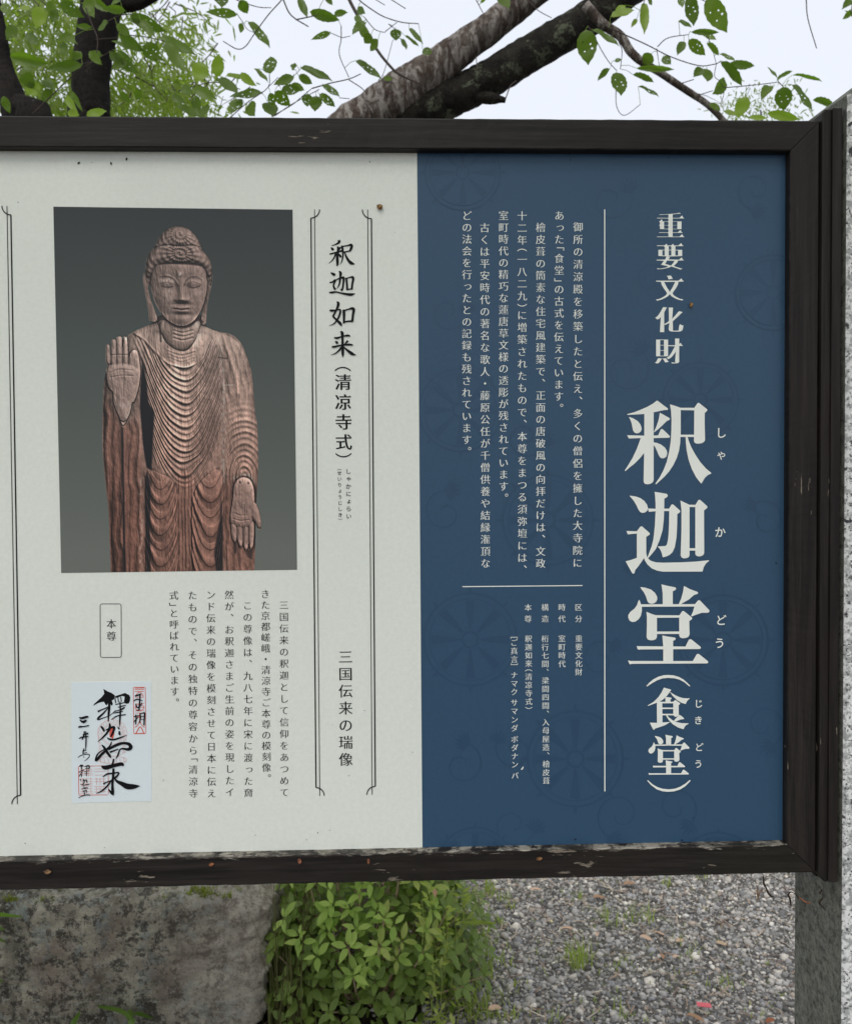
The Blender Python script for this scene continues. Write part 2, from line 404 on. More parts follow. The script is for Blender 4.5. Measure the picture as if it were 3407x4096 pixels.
    low = [P2([(1222, 640), (1262, 592), (1320, 600), (1352, 650), (1362, 740), (1350, 850), (1345, 930), (1290, 940), (1204, 920), (1198, 840), (1212, 740)]),
           P2([(1204, 900), (1206, 990), (1222, 1032), (1240, 1020), (1240, 900)]), P2([(1240, 900), (1244, 1010), (1262, 1064), (1280, 1050), (1282, 900)]),
           P2([(1282, 900), (1284, 1040), (1300, 1088), (1318, 1060), (1320, 900)]), P2([(1322, 900), (1320, 1040), (1336, 1082), (1354, 1040), (1358, 900)]),
           P2([(1340, 740), (1380, 790), (1400, 860), (1404, 935), (1384, 942), (1366, 900), (1330, 850)])]
    lm = np.zeros((H_, W_), bool)
    for q in low:
        m, h = limb(q, 14 if q is not low[0] else 34, 24 if q is low[0] else 16, 82)
        H = np.where(m, np.maximum(h, np.where(lm, H, 0)), H); lm |= m
    for l in ([(1225, 835), (1265, 850), (1300, 848)], [(1215, 870), (1260, 885), (1320, 880)], [(1292, 780), (1294, 900)]):
        H -= 3*line(cur(P2(l)), 1.6, 1.6)
    # ---------- head ----------
    earL = mask(P1([(622, 480), (640, 520), (665, 640), (700, 740), (712, 790), (690, 805), (660, 790), (650, 720), (635, 640), (618, 540)]))
    earR = mask(P1([(1078, 480), (1072, 560), (1050, 660), (1040, 740), (1034, 810), (1015, 822), (1002, 800), (1010, 720), (1030, 620)]))
    head = mask(P1([(665, 480), (690, 430), (860, 415), (1010, 430), (1046, 500), (1042, 600), (1015, 700), (970, 780), (920, 820), (880, 830), (830, 822), (765, 780), (705, 690), (672, 590)]))
    hair = mask(P1([(632, 470), (645, 380), (690, 310), (740, 225), (800, 182), (862, 172), (920, 190), (975, 245), (1015, 330), (1062, 390), (1076, 480), (1066, 560), (1042, 520), (1030, 455), (980, 428), (860, 418), (720, 428), (680, 470), (660, 560), (640, 540)]))
    for m, b in ((earL, 96), (earR, 96)): H = np.where(m, b+infl(m, 16, 8), H)
    hx, hy = cv(858, 610, 800); fx = (xx-hx); fy = (yy-hy)
    dome = np.sqrt(np.clip(1-(fx/122.)**2*.93-(fy/158.)**2*.72, 0, 1))
    F = 92+62*dome
    def g1(x, y, sx, sy, a=0):
        X, Y = cv(x, y, 800); return gauss(X, Y, sx, sy, a)
    nose = line(cur(P1([(872, 530), (874, 590), (880, 650)])), 9, 7)
    F += 16*nose*np.clip((yy-cv(0, 520, 800)[1])/70, .25, 1)*(yy < cv(0, 668, 800)[1]+2)
    F += 8*g1(858, 655, 11, 8)+8*g1(900, 655, 11, 8)+9*g1(882, 655, 12, 9)
    F *= 1
    for ex, ey in ((772, 530), (955, 532)):
        F -= 11*g1(ex, ey-2, 34, 15); F += 13*g1(ex, ey+8, 27, 10); F -= 3*g1(ex, ey+52, 30, 14)
    F -= 9*g1(835, 560, 9, 26)+9*g1(912, 560, 9, 26)
    for l in ([(712, 520), (745, 503), (790, 502), (825, 520), (845, 550)], [(1010, 528), (975, 506), (940, 505), (905, 525), (893, 550)]):
        F += 6*line(cur(P1(l)), 3, 4)
    F += 9*g1(745, 640, 30, 40)+6*g1(985, 640, 28, 40)
    F -= 8*g1(872, 686, 26, 6)
    F += 10*g1(872, 704, 24, 6)+10*g1(874, 730, 23, 7); F -= 9*line(cur(P1([(826, 716), (850, 718), (872, 721), (895, 718), (918, 716)])), 1.6, 1.6)
    F -= 8*g1(875, 752, 26, 7); F += 12*g1(878, 785, 34, 18)
    F += 6*g1(862, 487, 6, 6)
    H = np.where(head, F, H)
    Hh = infl(hair, 34, 52)+88 + 10*np.clip((cv(0, 330, 800)[1]-yy)/60, 0, 1)
    s1 = cv(862, 222, 800); s2 = cv(862, 352, 800)
    r1 = np.hypot((xx-s1[0]), (yy-s1[1])*1.15); r2 = np.hypot((xx-s2[0])*.92, (yy-s2[1])*1.5)
    up = yy < cv(0, 303, 800)[1]
    at0 = np.arctan2(yy-np.where(up, s1[1], s2[1]), xx-np.where(up, s1[0], s2[0]))
    Hh += np.where(up, 2.0*np.sin(r1*2*np.pi/19.+at0)*np.exp(-r1/90), 2.4*np.sin(r2*2*np.pi/23.+at0)*np.exp(-r2/260))
    at = np.arctan2(yy-np.where(up, s1[1], s2[1]), xx-np.where(up, s1[0], s2[0]))
    Hh += 1.3*np.sin(at*22)
    Hh += 9*g1(862, 277, 11, 9)*1.2
    Hh -= 9*line(cur(P1([(690, 318), (760, 300), (860, 302), (960, 300), (1010, 330)])), 2.5, 3)
    H = np.where(hair, Hh, H)
    whole = torso | head | hair | earL | earR | hm | lm
    wf = whole.astype(np.float32); H = np.where(whole, H, 0)
    H = np.where(whole, H, blur(H*wf, 4)/np.maximum(blur(wf, 4), 1e-2))
    H += ((noise(5, 26, 11)-.5)*2.2+(noise(3, 9, 12)-.5)*1.6+(noise(14, 18, 13)-.5)*3.)*whole
    H = box(H, 1)
    # ---------- light ----------
    gy, gx = np.gradient(H); sc_ = .58
    nx, ny, nz = -gx*sc_, -gy*sc_, np.ones_like(H); n = np.sqrt(nx*nx+ny*ny+nz*nz)
    L = np.array([.30, -.50, .80]); L /= np.linalg.norm(L)
    dif = np.clip((nx*L[0]+ny*L[1]+nz*L[2])/n, 0, 1)
    nb = lambda r: blur(H*wf, r)/np.maximum(blur(wf, r), 1e-2)
    ao = np.clip((H-nb(9))/26., -1, 1); ao2 = np.clip((H-nb(28))/60., -1, 1)
    sh = .12+.90*dif**1.3; sh *= 1+.42*ao+.22*ao2
    spec = np.clip((nx*.2+ny*-.35+nz*.91)/n, 0, 1)**18
    v = yy/H_
    top = np.array([172, 148, 136.]); bot = np.array([168, 128, 112.])
    t = np.clip((v-.3)/.5, 0, 1)[..., None]
    base = top*(1-t)+bot*t
    ns = noise(4, 50, 5)*.5+noise(11, 120, 6)*.5; bl = noise(38, 60, 8); bl2 = noise(15, 25, 18)
    base = base*(.80+.26*ns[..., None]+.22*(bl[..., None]-.5)+.14*(bl2[..., None]-.5))
    pale = (gauss(505, 640, 90, 130)+gauss(505, 860, 70, 150)*.8+gauss(735, 900, 50, 120)+gauss(720, 620, 40, 90)*.6)[..., None]
    base = base*(1+.20*pale*(.5+noise(9, 40, 31)[..., None]))
    red = np.zeros((H_, W_), np.float32)
    red += .8*blur(ls.astype(np.float32), 10)+.5*blur((lthigh | rthigh | mid | rs).astype(np.float32), 12)
    base *= 1-red[..., None]*np.array([.20, .30, .33])
    hands = blur((hm | lm).astype(np.float32), 2)
    base = base*(1-hands[..., None]*.55)+np.array([172, 148, 138.])*hands[..., None]*.55
    hd = blur((head | hair | earL | earR).astype(np.float32), 2)
    base = base*(1-hd[..., None]*.75)+np.array([132, 110, 102.])*hd[..., None]*.75*(.85+.3*ns[..., None])
    # pale worn gesso
    worn = np.clip(line(cur(P1([(975, 810), (985, 880), (960, 950)])), 9, 6)+line(cur(P1([(738, 830), (732, 900), (790, 940)])), 3, 3)
                   + line(cur(P1([(1110, 900), (1130, 960), (1140, 1040), (1150, 1150), (1155, 1330)])+P2([(1150, 100), (1150, 400), (1150, 620)])), 5, 5)
                   + line(cur(P1([(690, 305), (780, 305), (850, 310)])), 3, 3)*.8+line(P2([(1225, 600), (1250, 575), (1320, 575), (1355, 620)]), 5, 3)
                   + .6*line(cur(P1([(790, 500), (790, 600), (800, 740)])), 7, 8)+.6*line(cur(P1([(735, 525), (810, 530)])), 6, 6)
                   + .55*line(P2([(600, 560), (605, 900), (600, 1230)]), 7, 5)+.7*line(P2([(420, 95), (485, 110), (550, 92), (486, 230)]), 7, 6)
                   + .5*line(cur(P1([(820, 1020), (830, 1330)])+P2([(835, 200), (850, 500)])), 3, 3), 0, 1)
    worn *= np.clip(noise(7, 12, 21)*2.2-.55, 0, 1)
    base = base*(1-worn[..., None]*.75)+np.array([205, 190, 178.])*worn[..., None]*.75
    img = base*(sh[..., None]*1.12)+spec[..., None]*12
    # deep dark hollows of the cloth
    for q, w in ((P1([(612, 1060), (640, 1200), (650, 1331)])+P2([(690, 150), (680, 400), (672, 540), (640, 520), (620, 400), (596, 120), (600, 0)]), 1),
                 (P2([(640, 540), (668, 620), (664, 900), (668, 1240), (640, 1240), (632, 900), (628, 620)]), .9),
                 (P2([(1140, 700), (1146, 900), (1150, 1240), (1106, 1240), (1090, 1100), (1128, 880)]), .9),
                 (P2([(474, 256), (484, 256), (492, 700), (504, 1240), (490, 1240), (482, 800)]), 1),
                 (P2([(1222, 1030), (1236, 1040), (1240, 1100), (1226, 1110)]), .8), (P2([(1300, 1090), (1350, 1080), (1345, 1150), (1310, 1130)]), .6)):
        m = blur(mask(q, False).astype(np.float32), 2)[..., None]*w
        if q[0][0] > 600 or q[0][1] > 1000: m = m*(1-.45*np.clip(np.sin((yy+.02*np.abs(xx-498)**2+wob)*2*np.pi/50.), 0, 1)[..., None]**4)
        img = img*(1-m)+np.array([20, 20, 24.])*m
    def ink(pts, w, k, P=P1, c=(48, 36, 36), soft=1.5):
        m = (line(cur(P(pts)), w, soft)*k)[..., None]
        return img*(1-m)+np.array(c, float)*m
    img = ink([(700, 425), (780, 418), (860, 420), (950, 424), (1020, 440), (1048, 500)], 2.2, .55)
    for l in ([(728, 508), (760, 500), (800, 506), (832, 530), (846, 570)], [(1008, 524), (975, 502), (935, 504), (905, 525), (893, 555)]): img = ink(l, 2.0, .6)
    for l in ([(742, 566), (780, 574), (815, 568)], [(915, 564), (950, 576), (995, 562)]): img = ink(l, 1.8, .8)
    img = ink([(738, 548), (775, 540), (818, 556)], 1.2, .5); img = ink([(912, 552), (950, 536), (1000, 552)], 1.2, .5)
    img = ink([(826, 660), (850, 668), (880, 672), (912, 668)], 2.6, .85); img = ink([(824, 714), (850, 716), (872, 720), (895, 716), (920, 714)], 1.7, .8)
    img = ink([(838, 744), (875, 750), (912, 742)], 2, .45)
    img = ink([(770, 790), (830, 830), (885, 838), (935, 822), (975, 785)], 3.4, .8)
    img = ink([(668, 500), (668, 600), (700, 700), (730, 760)], 2.2, .5); img = ink([(1044, 520), (1040, 610), (1015, 700), (985, 760)], 2.0, .45)
    img = ink([(720, 770), (728, 850), (735, 930)], 3.0, .8); img = ink([(992, 780), (1010, 800)], 5, .8)
    img = ink([(860, 492), (868, 480)], 3.5, .7, c=(200, 186, 182))
    img = ink([(560, 885), (625, 925), (685, 990), (745, 1050)], 2.2, .6)
    img = ink([(1120, 1035), (1160, 1042), (1178, 1040)], 2.4, .6); img = ink([(1150, 1220), (1222, 1220)], 1.6, .6, c=(205, 190, 180))
    for a_ in range(4): img = ink([(402+38*a_+2, 950), (402+38*a_+4, 1085)], 1.8, .65)
    for a_ in range(3): img = ink([(1242+39*a_, 920), (1244+38*a_, 1020)], 1.6, .6, P=P2)
    img = ink([(1342, 860), (1368, 930)], 3, .5, P=P2); img = ink([(1218, 700), (1222, 640), (1262, 592), (1322, 596), (1354, 645), (1362, 720)], 2.2, .7, P=P2)
    for q_ in ((1262, 624), (1318, 630)): img = ink([q_, (q_[0]+1, q_[1]+4)], 3.5, .7, P=P2)
    # background card
    vb = yy/H_; hb = np.abs(xx/W_-.5)
    c0, c1, c2 = np.array([50, 54, 55.]), np.array([72, 79, 76.]), np.array([107, 110, 104.])
    a = np.clip(vb/.35, 0, 1)[..., None]; b = np.clip((vb-.35)/.6, 0, 1)[..., None]
    bg = (c0*(1-a)+c1*a)*(1-b)+c2*b
    m = blur(whole.astype(np.float32), 1)[..., None]
    img = bg*(1-m)+img*m
    img = img*1.0+(img-blurc(img))*.35
    img += (rng.rand(H_, W_, 1)-.5)*5
    return np.clip(img, 4, 250).astype(np.float32)/255.
# ------------------------------------------------------------------ the notice board: frame and panels
ZT = (PX(1671, 618).z+PX(3143, 614).z)/2; ZB = (PX(1686, 3388).z+PX(3123.5, 3362).z)/2
XR = (PX(3143, 614).x+PX(3123.5, 3362).x)/2; XL = -1.35
XM = (PX(1671, 618).x+PX(1686, 3388).x)/2                       # where pale and navy panels meet
FW = .0385; FY = -.0135
board = empty('notice_board', ((XL+XR)/2, 0, ZB-FW))
tag(board, 'dark framed notice board with a pale panel and a navy panel of white writing', 'notice board')
def bmesh_obj(name, g, m, smooth=False):
    o = g.obj(name, m, None, smooth); o.parent = board
    o.data.transform(Matrix.Translation(-Vector(board.location))); return o
prof = [(0, .0), (0, FY+.0012), (.0012, FY), (FW-.0022, FY), (FW, FY+.0022), (FW, .034), (0, .034)]
def rail(name, side, mat):
    g = G(); nseg = 150; n = len(prof); rng = random.Random(side)
    for i in range(nseg+1):
        t = i/nseg
        for k, (o, y) in enumerate(prof):
            gap = .00035
            if side in ('top', 'bottom'):
                x = (XL-o+gap)*(1-t)+(XR+o-gap)*t; z = ZT+o if side == 'top' else ZB-o
                j = rng.uniform(-.00035, .00035) if k in (1, 2, 3, 4) else 0
                g.v.append((x, y+j*.5, z+j))
            else:
                z = (ZB-o+gap)*(1-t)+(ZT+o-gap)*t; x = XR+o if side == 'right' else XL-o
                j = rng.uniform(-.0003, .0003) if k in (1, 2, 3, 4) else 0
                g.v.append((x+j, y+j*.5, z))
    for i in range(nseg):
        for k in range(n):
            g.f.append((i*n+k, i*n+(k+1) % n, (i+1)*n+(k+1) % n, (i+1)*n+k))
    g.f.append(tuple(range(n))); g.f.append(tuple(nseg*n+k for k in range(n))[::-1])
    me_o = g.obj(name, mat, None)
    bm = bmesh.new(); bm.from_mesh(me_o.data); bmesh.ops.recalc_face_normals(bm, faces=bm.faces); bm.to_mesh(me_o.data); bm.free()
    org = Vector((0, 0, ZB)) if side == 'bottom' else Vector(board.location)
    me_o.data.transform(Matrix.Translation(-org)); me_o.parent = board; me_o.location = org-Vector(board.location)
    return me_o
r_ = rail('frame_rail', 'top', M['wood_h']); r_['label'] = 'dark top rail with small chips of bare wood'
r_ = rail('frame_rail', 'bottom', M['wood_b']); r_['label'] = 'bottom rail with a weathered pale ledge'
rail('frame_stile', 'right', M['wood_v']); rail('frame_stile', 'left', M['wood_v'])
g = G(); g.box((XL-.03, .006, ZB-.03), (XR+.03, .0335, ZT+.03)); bmesh_obj('backing_board', g, M['wood_h'])
g = G(); g.box((XL-.002, 0, ZB-.002), (XM, .0055, ZT+.002)); bmesh_obj('pale_panel', g, M['white'])
g = G(); g.box((XM+.0002, 0, ZB-.002), (XR+.002, .0055, ZT+.002)); bmesh_obj('navy_panel', g, M['blue'])
# outer mouldings along the post
def bar(name, xa, xb, Yf, yt, yb, ch, mat):
    x0, x1 = PX(xa, 2050, Yf).x, PX(xb, 2050, Yf).x; z1 = PX(3330, yt, Yf).z; z0 = PX(3310, yb, Yf).z
    c = ch
    g = G(); g.prism([(x0, z0+c), (x0+c*.8, z0), (x1, z0), (x1, z1), (x0+c*.35, z1), (x0, z1-c*.35)], Yf, .034)
    o = bmesh_obj(name, g, mat); bv = o.modifiers.new('bevel', 'BEVEL'); bv.width = .0014; bv.segments = 2; return o
bar('side_moulding', 3279, 3317, -.0175, 436, 3528, .010, M['wood_v'])
bar('side_moulding', 3319.5, 3356, -.0205, 432, 3529, .001, M['wood_v'])
bar('side_batten', 3266.5, 3277, -.004, 470, 3505, .001, M['wood_v'])

# ------------------------------------------------------------------ lettering
INK_Y = -.0004
def b2(px, py):
    p = PX(px, py); return p.x, p.z
UNI = F_PX/1.0215                                    # photograph pixels per metre on the board
def fill(contours):
    """triangulate closed outlines by winding number (holes, overlaps and crossings are all fine)"""
    V = []; E = []
    for c in contours:
        n = len(V); V += [Vector((float(p[0]), float(p[1]))) for p in c]; E += [(n+i, n+(i+1) % len(c)) for i in range(len(c))]
    if len(V) < 3: return [], []
    vo, eo, fo, *_ = delaunay_2d_cdt(V, E, [], 0, 1e-7)
    Q = np.array([tuple(v) for v in vo]); T = np.array([tuple(f) for f in fo if len(f) == 3])
    if not len(T): return [], []
    C = Q[T].mean(1); W = np.zeros(len(C), int)
    for c in contours:
        P = np.array(c, float)[:, :2]; A = P; B = np.roll(P, -1, 0)
        for (ax, ay), (bx, by) in zip(A, B):
            if ay == by: continue
            side = (bx-ax)*(C[:, 1]-ay)-(C[:, 0]-ax)*(by-ay)
            W += ((ay <= C[:, 1]) & (by > C[:, 1]) & (side > 0)).astype(int)
            W -= ((ay > C[:, 1]) & (by <= C[:, 1]) & (side < 0)).astype(int)
    T = T[W != 0]
    ar = (Q[T[:, 1], 0]-Q[T[:, 0], 0])*(Q[T[:, 2], 1]-Q[T[:, 0], 1])-(Q[T[:, 2], 0]-Q[T[:, 0], 0])*(Q[T[:, 1], 1]-Q[T[:, 0], 1])
    T = np.where(ar[:, None] < 0, T[:, ::-1], T)
    return Q.tolist(), [tuple(int(i) for i in t) for t in T]
class Ink:
    STEP = .00002
    def __init__(s): s.g = G(); s.k = 0
    def poly(s, pts, f=lambda p: p):
        """closed outline given through f() in photograph pixels"""
        P = [b2(*f(p)) for p in pts]; y = INK_Y-Ink.STEP*(s.k % 40); s.k += 1
        Q, fs = fill([[(x*100, z*100) for x, z in P]])
        s.g.add([(x/100, y, z/100) for x, z in Q], fs)
    def stroke(s, pts, f=lambda p: p, n=6, w=1.):
        """brush stroke: (x, y, full width) control points"""
        S = spline(pts, n); L = []; R = []
        for i, p in enumerate(S):
            a, b = S[max(i-1, 0)][:2], S[min(i+1, len(S)-1)][:2]; d = (b-a)/max(1e-6, np.hypot(*(b-a)))
            h = max(p[2], .4)*.5*w; L.append((p[0]-d[1]*h, p[1]+d[0]*h)); R.append((p[0]+d[1]*h, p[1]-d[0]*h))
        y = INK_Y-Ink.STEP*(s.k % 40); s.k += 1
        V = []; fs = []
        for l, r in zip(L, R):
            for q in (l, r):
                x, z = b2(*f(q)); V.append((x, y, z))
        for i in range(len(L)-1):
            fs.append((2*i, 2*i+1, 2*i+3, 2*i+2))
        s.g.add(V, fs)
    def line(s, a, b, w, f=lambda p: p): s.stroke([(a[0], a[1], w), (b[0], b[1], w)], f, 1)
    def arc(s, c, r, a0, a1, w, f=lambda p: p, n=14, ry=None):
        ry = ry or r
        s.stroke([(c[0]+r*math.cos(math.radians(a0+(a1-a0)*i/n)), c[1]+ry*math.sin(math.radians(a0+(a1-a0)*i/n)), w) for i in range(n+1)], f, 1)
    def obj(s, name, m): return bmesh_obj(name, s.g, m)

# text: (string, x0, y0, x1, y1, em) = centres of first and last cell in photograph pixels
BODY_W = [("御所の清涼殿を移築したと伝え、多くの僧侶を擁した大寺院に", 2311, 908, 2308.5, 2251, 40.5),
    ("あった「食堂」の古式を伝えています。", 2236, 862.6, 2233, 1633, 40.5),
    ("檜皮葺の簡素な住宅風建築で、正面の唐破風の向拝だけは、文政", 2161, 910, 2161, 2253, 40.5),
    ("十二年（一八二九）に増築されたもので、本尊をまつる須弥壇には、", 2087, 863.5, 2088, 2279, 40.5),
    ("室町時代の精巧な蓮唐草文様の透彫が残されています。", 2013, 862.6, 2013, 1992, 40.5),
    ("古くは平安時代の著名な歌人・藤原公任が千僧供養や結縁潅頂な", 1937.7, 911, 1941, 2253, 40.5),
    ("どの法会を行ったとの記録も残されています。", 1867, 862.6, 1865.6, 1806, 40.5)]
TABLE_W = [("区分", 2312.5, 2429, 2312.5, 2475, 30.5), ("重要文化財", 2313.5, 2554, 2313.5, 2687.5, 30.5), ("時代", 2246, 2429, 2246, 2475, 30.5),
    ("室町時代", 2246, 2554, 2246.5, 2655, 30.5), ("構造", 2178.5, 2429, 2179, 2475, 30.5), ("桁行七間、梁間四間、入母屋造、檜皮葺", 2179, 2555, 2183.5, 3122.5, 30.5),
    ("本尊", 2111, 2430, 2111, 2475, 30.5), ("釈迦如来（清凉寺式）", 2112.5, 2555, 2114, 2832, 30.5), ("［", 2055, 2550, 2055, 2550, 30), ("ご真言", 2055, 2570, 2056, 2637, 30.5),
    ("］", 2056, 2657, 2056, 2657, 30), ("ナマク", 2056, 2700, 2056, 2767.5, 30.5), ("サマンダ", 2056, 2810, 2057, 2912, 30.5), ("ボダナン", 2057.5, 2957, 2058, 3057.5, 30.5), ("バ", 2059, 3102, 2059, 3102, 30.5)]
HEAD_W = [("重要文化財", 2680.4, 902, 2673, 1404, 114)]
RUBY_W = [("し", 2882, 1731, 2882, 1731, 46), ("や", 2882.7, 1823, 2882.7, 1823, 37), ("か", 2878.4, 2128, 2878.4, 2128, 46), ("ど", 2881.6, 2480, 2881.6, 2480, 46), ("う", 2876, 2572, 2876, 2572, 46),
    ("じ", 2792, 2814, 2792, 2814, 37), ("き", 2791, 2880.6, 2791, 2880.6, 37), ("ど", 2794, 2988, 2794, 2988, 37), ("う", 2791, 3055, 2791, 3055, 37)]
BODY_K = [("三国伝来の釈迦として信仰をあつめて", 1136, 2420, 1138, 3169, 38), ("きた京都嵯峨・清涼寺ご本尊の模刻像。", 1062, 2376, 1067, 3113, 38),
    ("この尊像は、九八七年に宋に渡った奝", 991, 2422, 994.5, 3170.6, 38), ("然が、お釈迦さまご生前の姿を現したイ", 917.5, 2379, 920, 3168, 38),
    ("ンド伝来の瑞像を模刻させて日本に伝え", 844, 2379, 847.4, 3173, 38), ("たもので、その独特の尊容から「清涼寺", 771, 2381, 774, 3173, 38), ("式」と呼ばれています。", 696, 2381, 700, 2810, 38)]
BOX_K = [("本尊", 446.6, 2494.6, 446.6, 2544, 40)]
SUB_K = [("（", 1371, 1474, 1371, 1474, 68), ("清凉寺式", 1372.5, 1528.6, 1375, 1768, 67), ("）", 1374, 1823, 1374, 1823, 68), ("三国伝来の瑞像", 1382, 2627, 1383.5, 3037, 58)]
RUBY_K = [("しゃかにょらい", 1393, 1886, 1395, 2065, 22.5), ("（", 1358, 1878, 1358, 1878, 19), ("せいりょうじしき", 1358, 1892, 1361, 2060, 18.5), ("）", 1361, 2077, 1361, 2077, 19)]
VERT = {'、': '︑', '。': '︒', '（': '︵', '）': '︶', '「': '﹁', '」': '﹂', '［': '﹇', '］': '﹈'}
ADV = {'（': .6, '）': .6, '「': .6, '」': .6}
SMALL = 'っゃょ'
chars = sorted(set(VERT.get(c, c) for L in (BODY_W, TABLE_W, HEAD_W, RUBY_W, BODY_K, BOX_K, SUB_K, RUBY_K) for s_ in L for c in s_[0]))
def load_glyphs(chars):
    """outlines of the characters from Blender's own built-in font"""
    out = {}
    cu = bpy.data.curves.new('type', 'FONT'); cu.body = '一'.join(chars)+'一'; cu.resolution_u = 3
    o = bpy.data.objects.new('type', cu); COL.objects.link(o)
    for q in bpy.context.selected_objects: q.select_set(False)
    bpy.context.view_layer.objects.active = o; o.select_set(True)
    bpy.ops.object.convert(target='CURVE')
    o = bpy.context.view_layer.objects.active
    cells = {}
    for s in o.data.splines:
        B = s.bezier_points; pts = []
        for i in range(len(B)):
            a, b = B[i], B[(i+1) % len(B)]
            p0, p1, p2, p3 = [np.array(v[:2]) for v in (a.co, a.handle_right, b.handle_left, b.co)]
            ch = np.hypot(*(p3-p0)); d1 = p1-p0; d2 = p2-p0; e = (p3-p0)/max(ch, 1e-9)
            bend = max(abs(d1[0]*e[1]-d1[1]*e[0]), abs(d2[0]*e[1]-d2[1]*e[0]))
            n = 1 if bend < .003 else (3 if ch < .12 else 5)
            for k in range(n):
                t = k/n; pts.append(p0*(1-t)**3+3*p1*t*(1-t)**2+3*p2*t*t*(1-t)+p3*t**3)
        P = [pts[0]]
        for p in pts[1:]:
            if np.hypot(*(p-P[-1])) > 1e-4: P.append(p)
        if np.hypot(*(P[0]-P[-1])) < 1e-4: P.pop()
        P = np.array(P); cells.setdefault(int(math.floor((P[:, 0].min()+P[:, 0].max())/2/ADV0)), []).append(P)
    bpy.data.objects.remove(o)
    for i, c in enumerate(chars):
        out[c] = [p-np.array([2*i*ADV0, 0]) for p in cells.get(2*i, [])]
    return out
ADV0 = 1.0
cu = bpy.data.curves.new('w', 'FONT'); cu.body = '一一一一一一一一一'; o = bpy.data.objects.new('w', cu); COL.objects.link(o)
me = bpy.data.meshes.new_from_object(o); xs = sorted(v.co.x for v in me.vertices); ADV0 = (xs[-1]-xs[0]-.9)/8 if len(xs) else 1
me2xs = []
cu.body = '一'; bpy.context.view_layer.update(); me3 = bpy.data.meshes.new_from_object(o); x3 = [v.co.x for v in me3.vertices]
ADV0 = ((xs[-1]-xs[0])-(max(x3)-min(x3)))/8; bpy.data.objects.remove(o)
GLY = load_glyphs(chars)
def mincho(contours, thin, fat, uroko):
    """turn the even strokes into a Mincho look: thin horizontals, full verticals, small triangles at stroke ends"""
    out = []; tris = []
    for P in contours:
        n = len(P); A = sum(P[i-1][0]*P[i][1]-P[i][0]*P[i-1][1] for i in range(n))
        E = np.roll(P, -1, 0)-P; Ln = np.maximum(np.hypot(E[:, 0], E[:, 1]), 1e-6); N = np.stack([E[:, 1], -E[:, 0]], 1)/Ln[:, None]
        # outlines run clockwise outside in this font or the reverse: orient so that normals point out of the ink
        N = N*SGN
        D = np.stack([np.sign(N[:, 0])*np.abs(N[:, 0])**1.5*fat, -np.sign(N[:, 1])*np.abs(N[:, 1])**2.2*thin], 1)
        Q = P+(D+np.roll(D, 1, 0))*.5
        for i in range(n):                 # axis-aligned corners take the full shift of both edges
            a, b = N[i-1], N[i]
            if abs(a@b) < .35: Q[i] = P[i]+D[i-1]+D[i]
        out.append(Q)
        if uroko:
            for i in range(n):             # right end caps of thin horizontal bars
                if N[i][0] > .93 and .03 < Ln[i] < .105 and abs(N[i-1][1]) > .93 and abs(N[(i+1) % n][1]) > .93 and Ln[i-1] > .12 and Ln[(i+1) % n] > .12 and N[i-1][1]*N[(i+1) % n][1] < 0:
                    x = P[i][0]+.012; yt = max(Q[i][1], Q[(i+1) % n][1]); yb = min(Q[i][1], Q[(i+1) % n][1]); u = uroko
                    tris.append(np.array([(x-u*1.55, yt-.002), (x-u*.62, yt+u*.78), (x-u*.45, yt+u*.74), (x, yb+.008), (x-.006, yb)]))
    return out, tris
SGN = 1
def _sgn():
    P = GLY['一'][0]; n = len(P); E = np.roll(P, -1, 0)-P; N = np.stack([E[:, 1], -E[:, 0]], 1); mid = (P+np.roll(P, -1, 0))/2; c = P.mean(0)
    return 1 if ((mid-c)*N).sum() > 0 else -1
SGN = _sgn()
CACHE = {}
def glyph_mesh(c, style):
    if (c, style) in CACHE: return CACHE[(c, style)]
    thin, fat, u = style
    if c in '︵︶﹁﹂﹇﹈︑︒・': thin, fat, u = 0, 0, 0
    Q, tris = mincho(GLY[c], thin, fat, u)
    V, F = fill(Q) if Q else ([], [])
    T = []
    for t in tris:
        T.append([(p[0], p[1]) for p in t])
    CACHE[(c, style)] = (V, F, T); return CACHE[(c, style)]
def text(lines, style, ink, squeeze=1.):
    for s, x0, y0, x1, y1, em in lines:
        cum = []; a = 0
        for c in s:
            w = ADV.get(c, 1.); cum.append(a+w/2); a += w
        span = cum[-1]-cum[0]
        for c, q in zip(s, cum):
            t = 0 if span == 0 else (q-cum[0])/span
            cx, cz = b2(x0+(x1-x0)*t, y0+(y1-y0)*t); e = em/UNI; vc = VERT.get(c, c)
            V, F, T = glyph_mesh(vc, style)
            ox = oz = 0
            if vc in '︵﹁﹇': oz = .29
            if vc in '︶﹂﹈': oz = -.29
            if c in SMALL: ox, oz = .08, .07
            ink.g.add([(cx+(p[0]-.5+ox)*e*squeeze, INK_Y, cz+(p[1]-.38+oz)*e) for p in V], F)
            for tr in T:
                ink.g.add([(cx+(p[0]-.5)*e*squeeze, INK_Y-.00006, cz+(p[1]-.38)*e) for p in tr], [tuple(range(len(tr)-1, -1, -1))])
def vdraw(name, lines, style, m):
    k = Ink(); text(lines, style, k); o = k.obj(name, m); return o
vdraw('body_lettering', BODY_W, (.015, .004, .06), M['wink'])['label'] = 'white columns of small text on the navy panel'
vdraw('table_lettering', TABLE_W, (.011, .005, .05), M['wink'])
vdraw('heading_lettering', HEAD_W, (.022, .036, .10), M['wink'])['label'] = 'white heading at the top of the navy panel'
for a_, b_ in ((0, 2), (2, 3), (3, 5), (5, 7), (7, 9)): vdraw('reading_lettering', RUBY_W[a_:b_], (-.012, .012, 0), M['wink'])
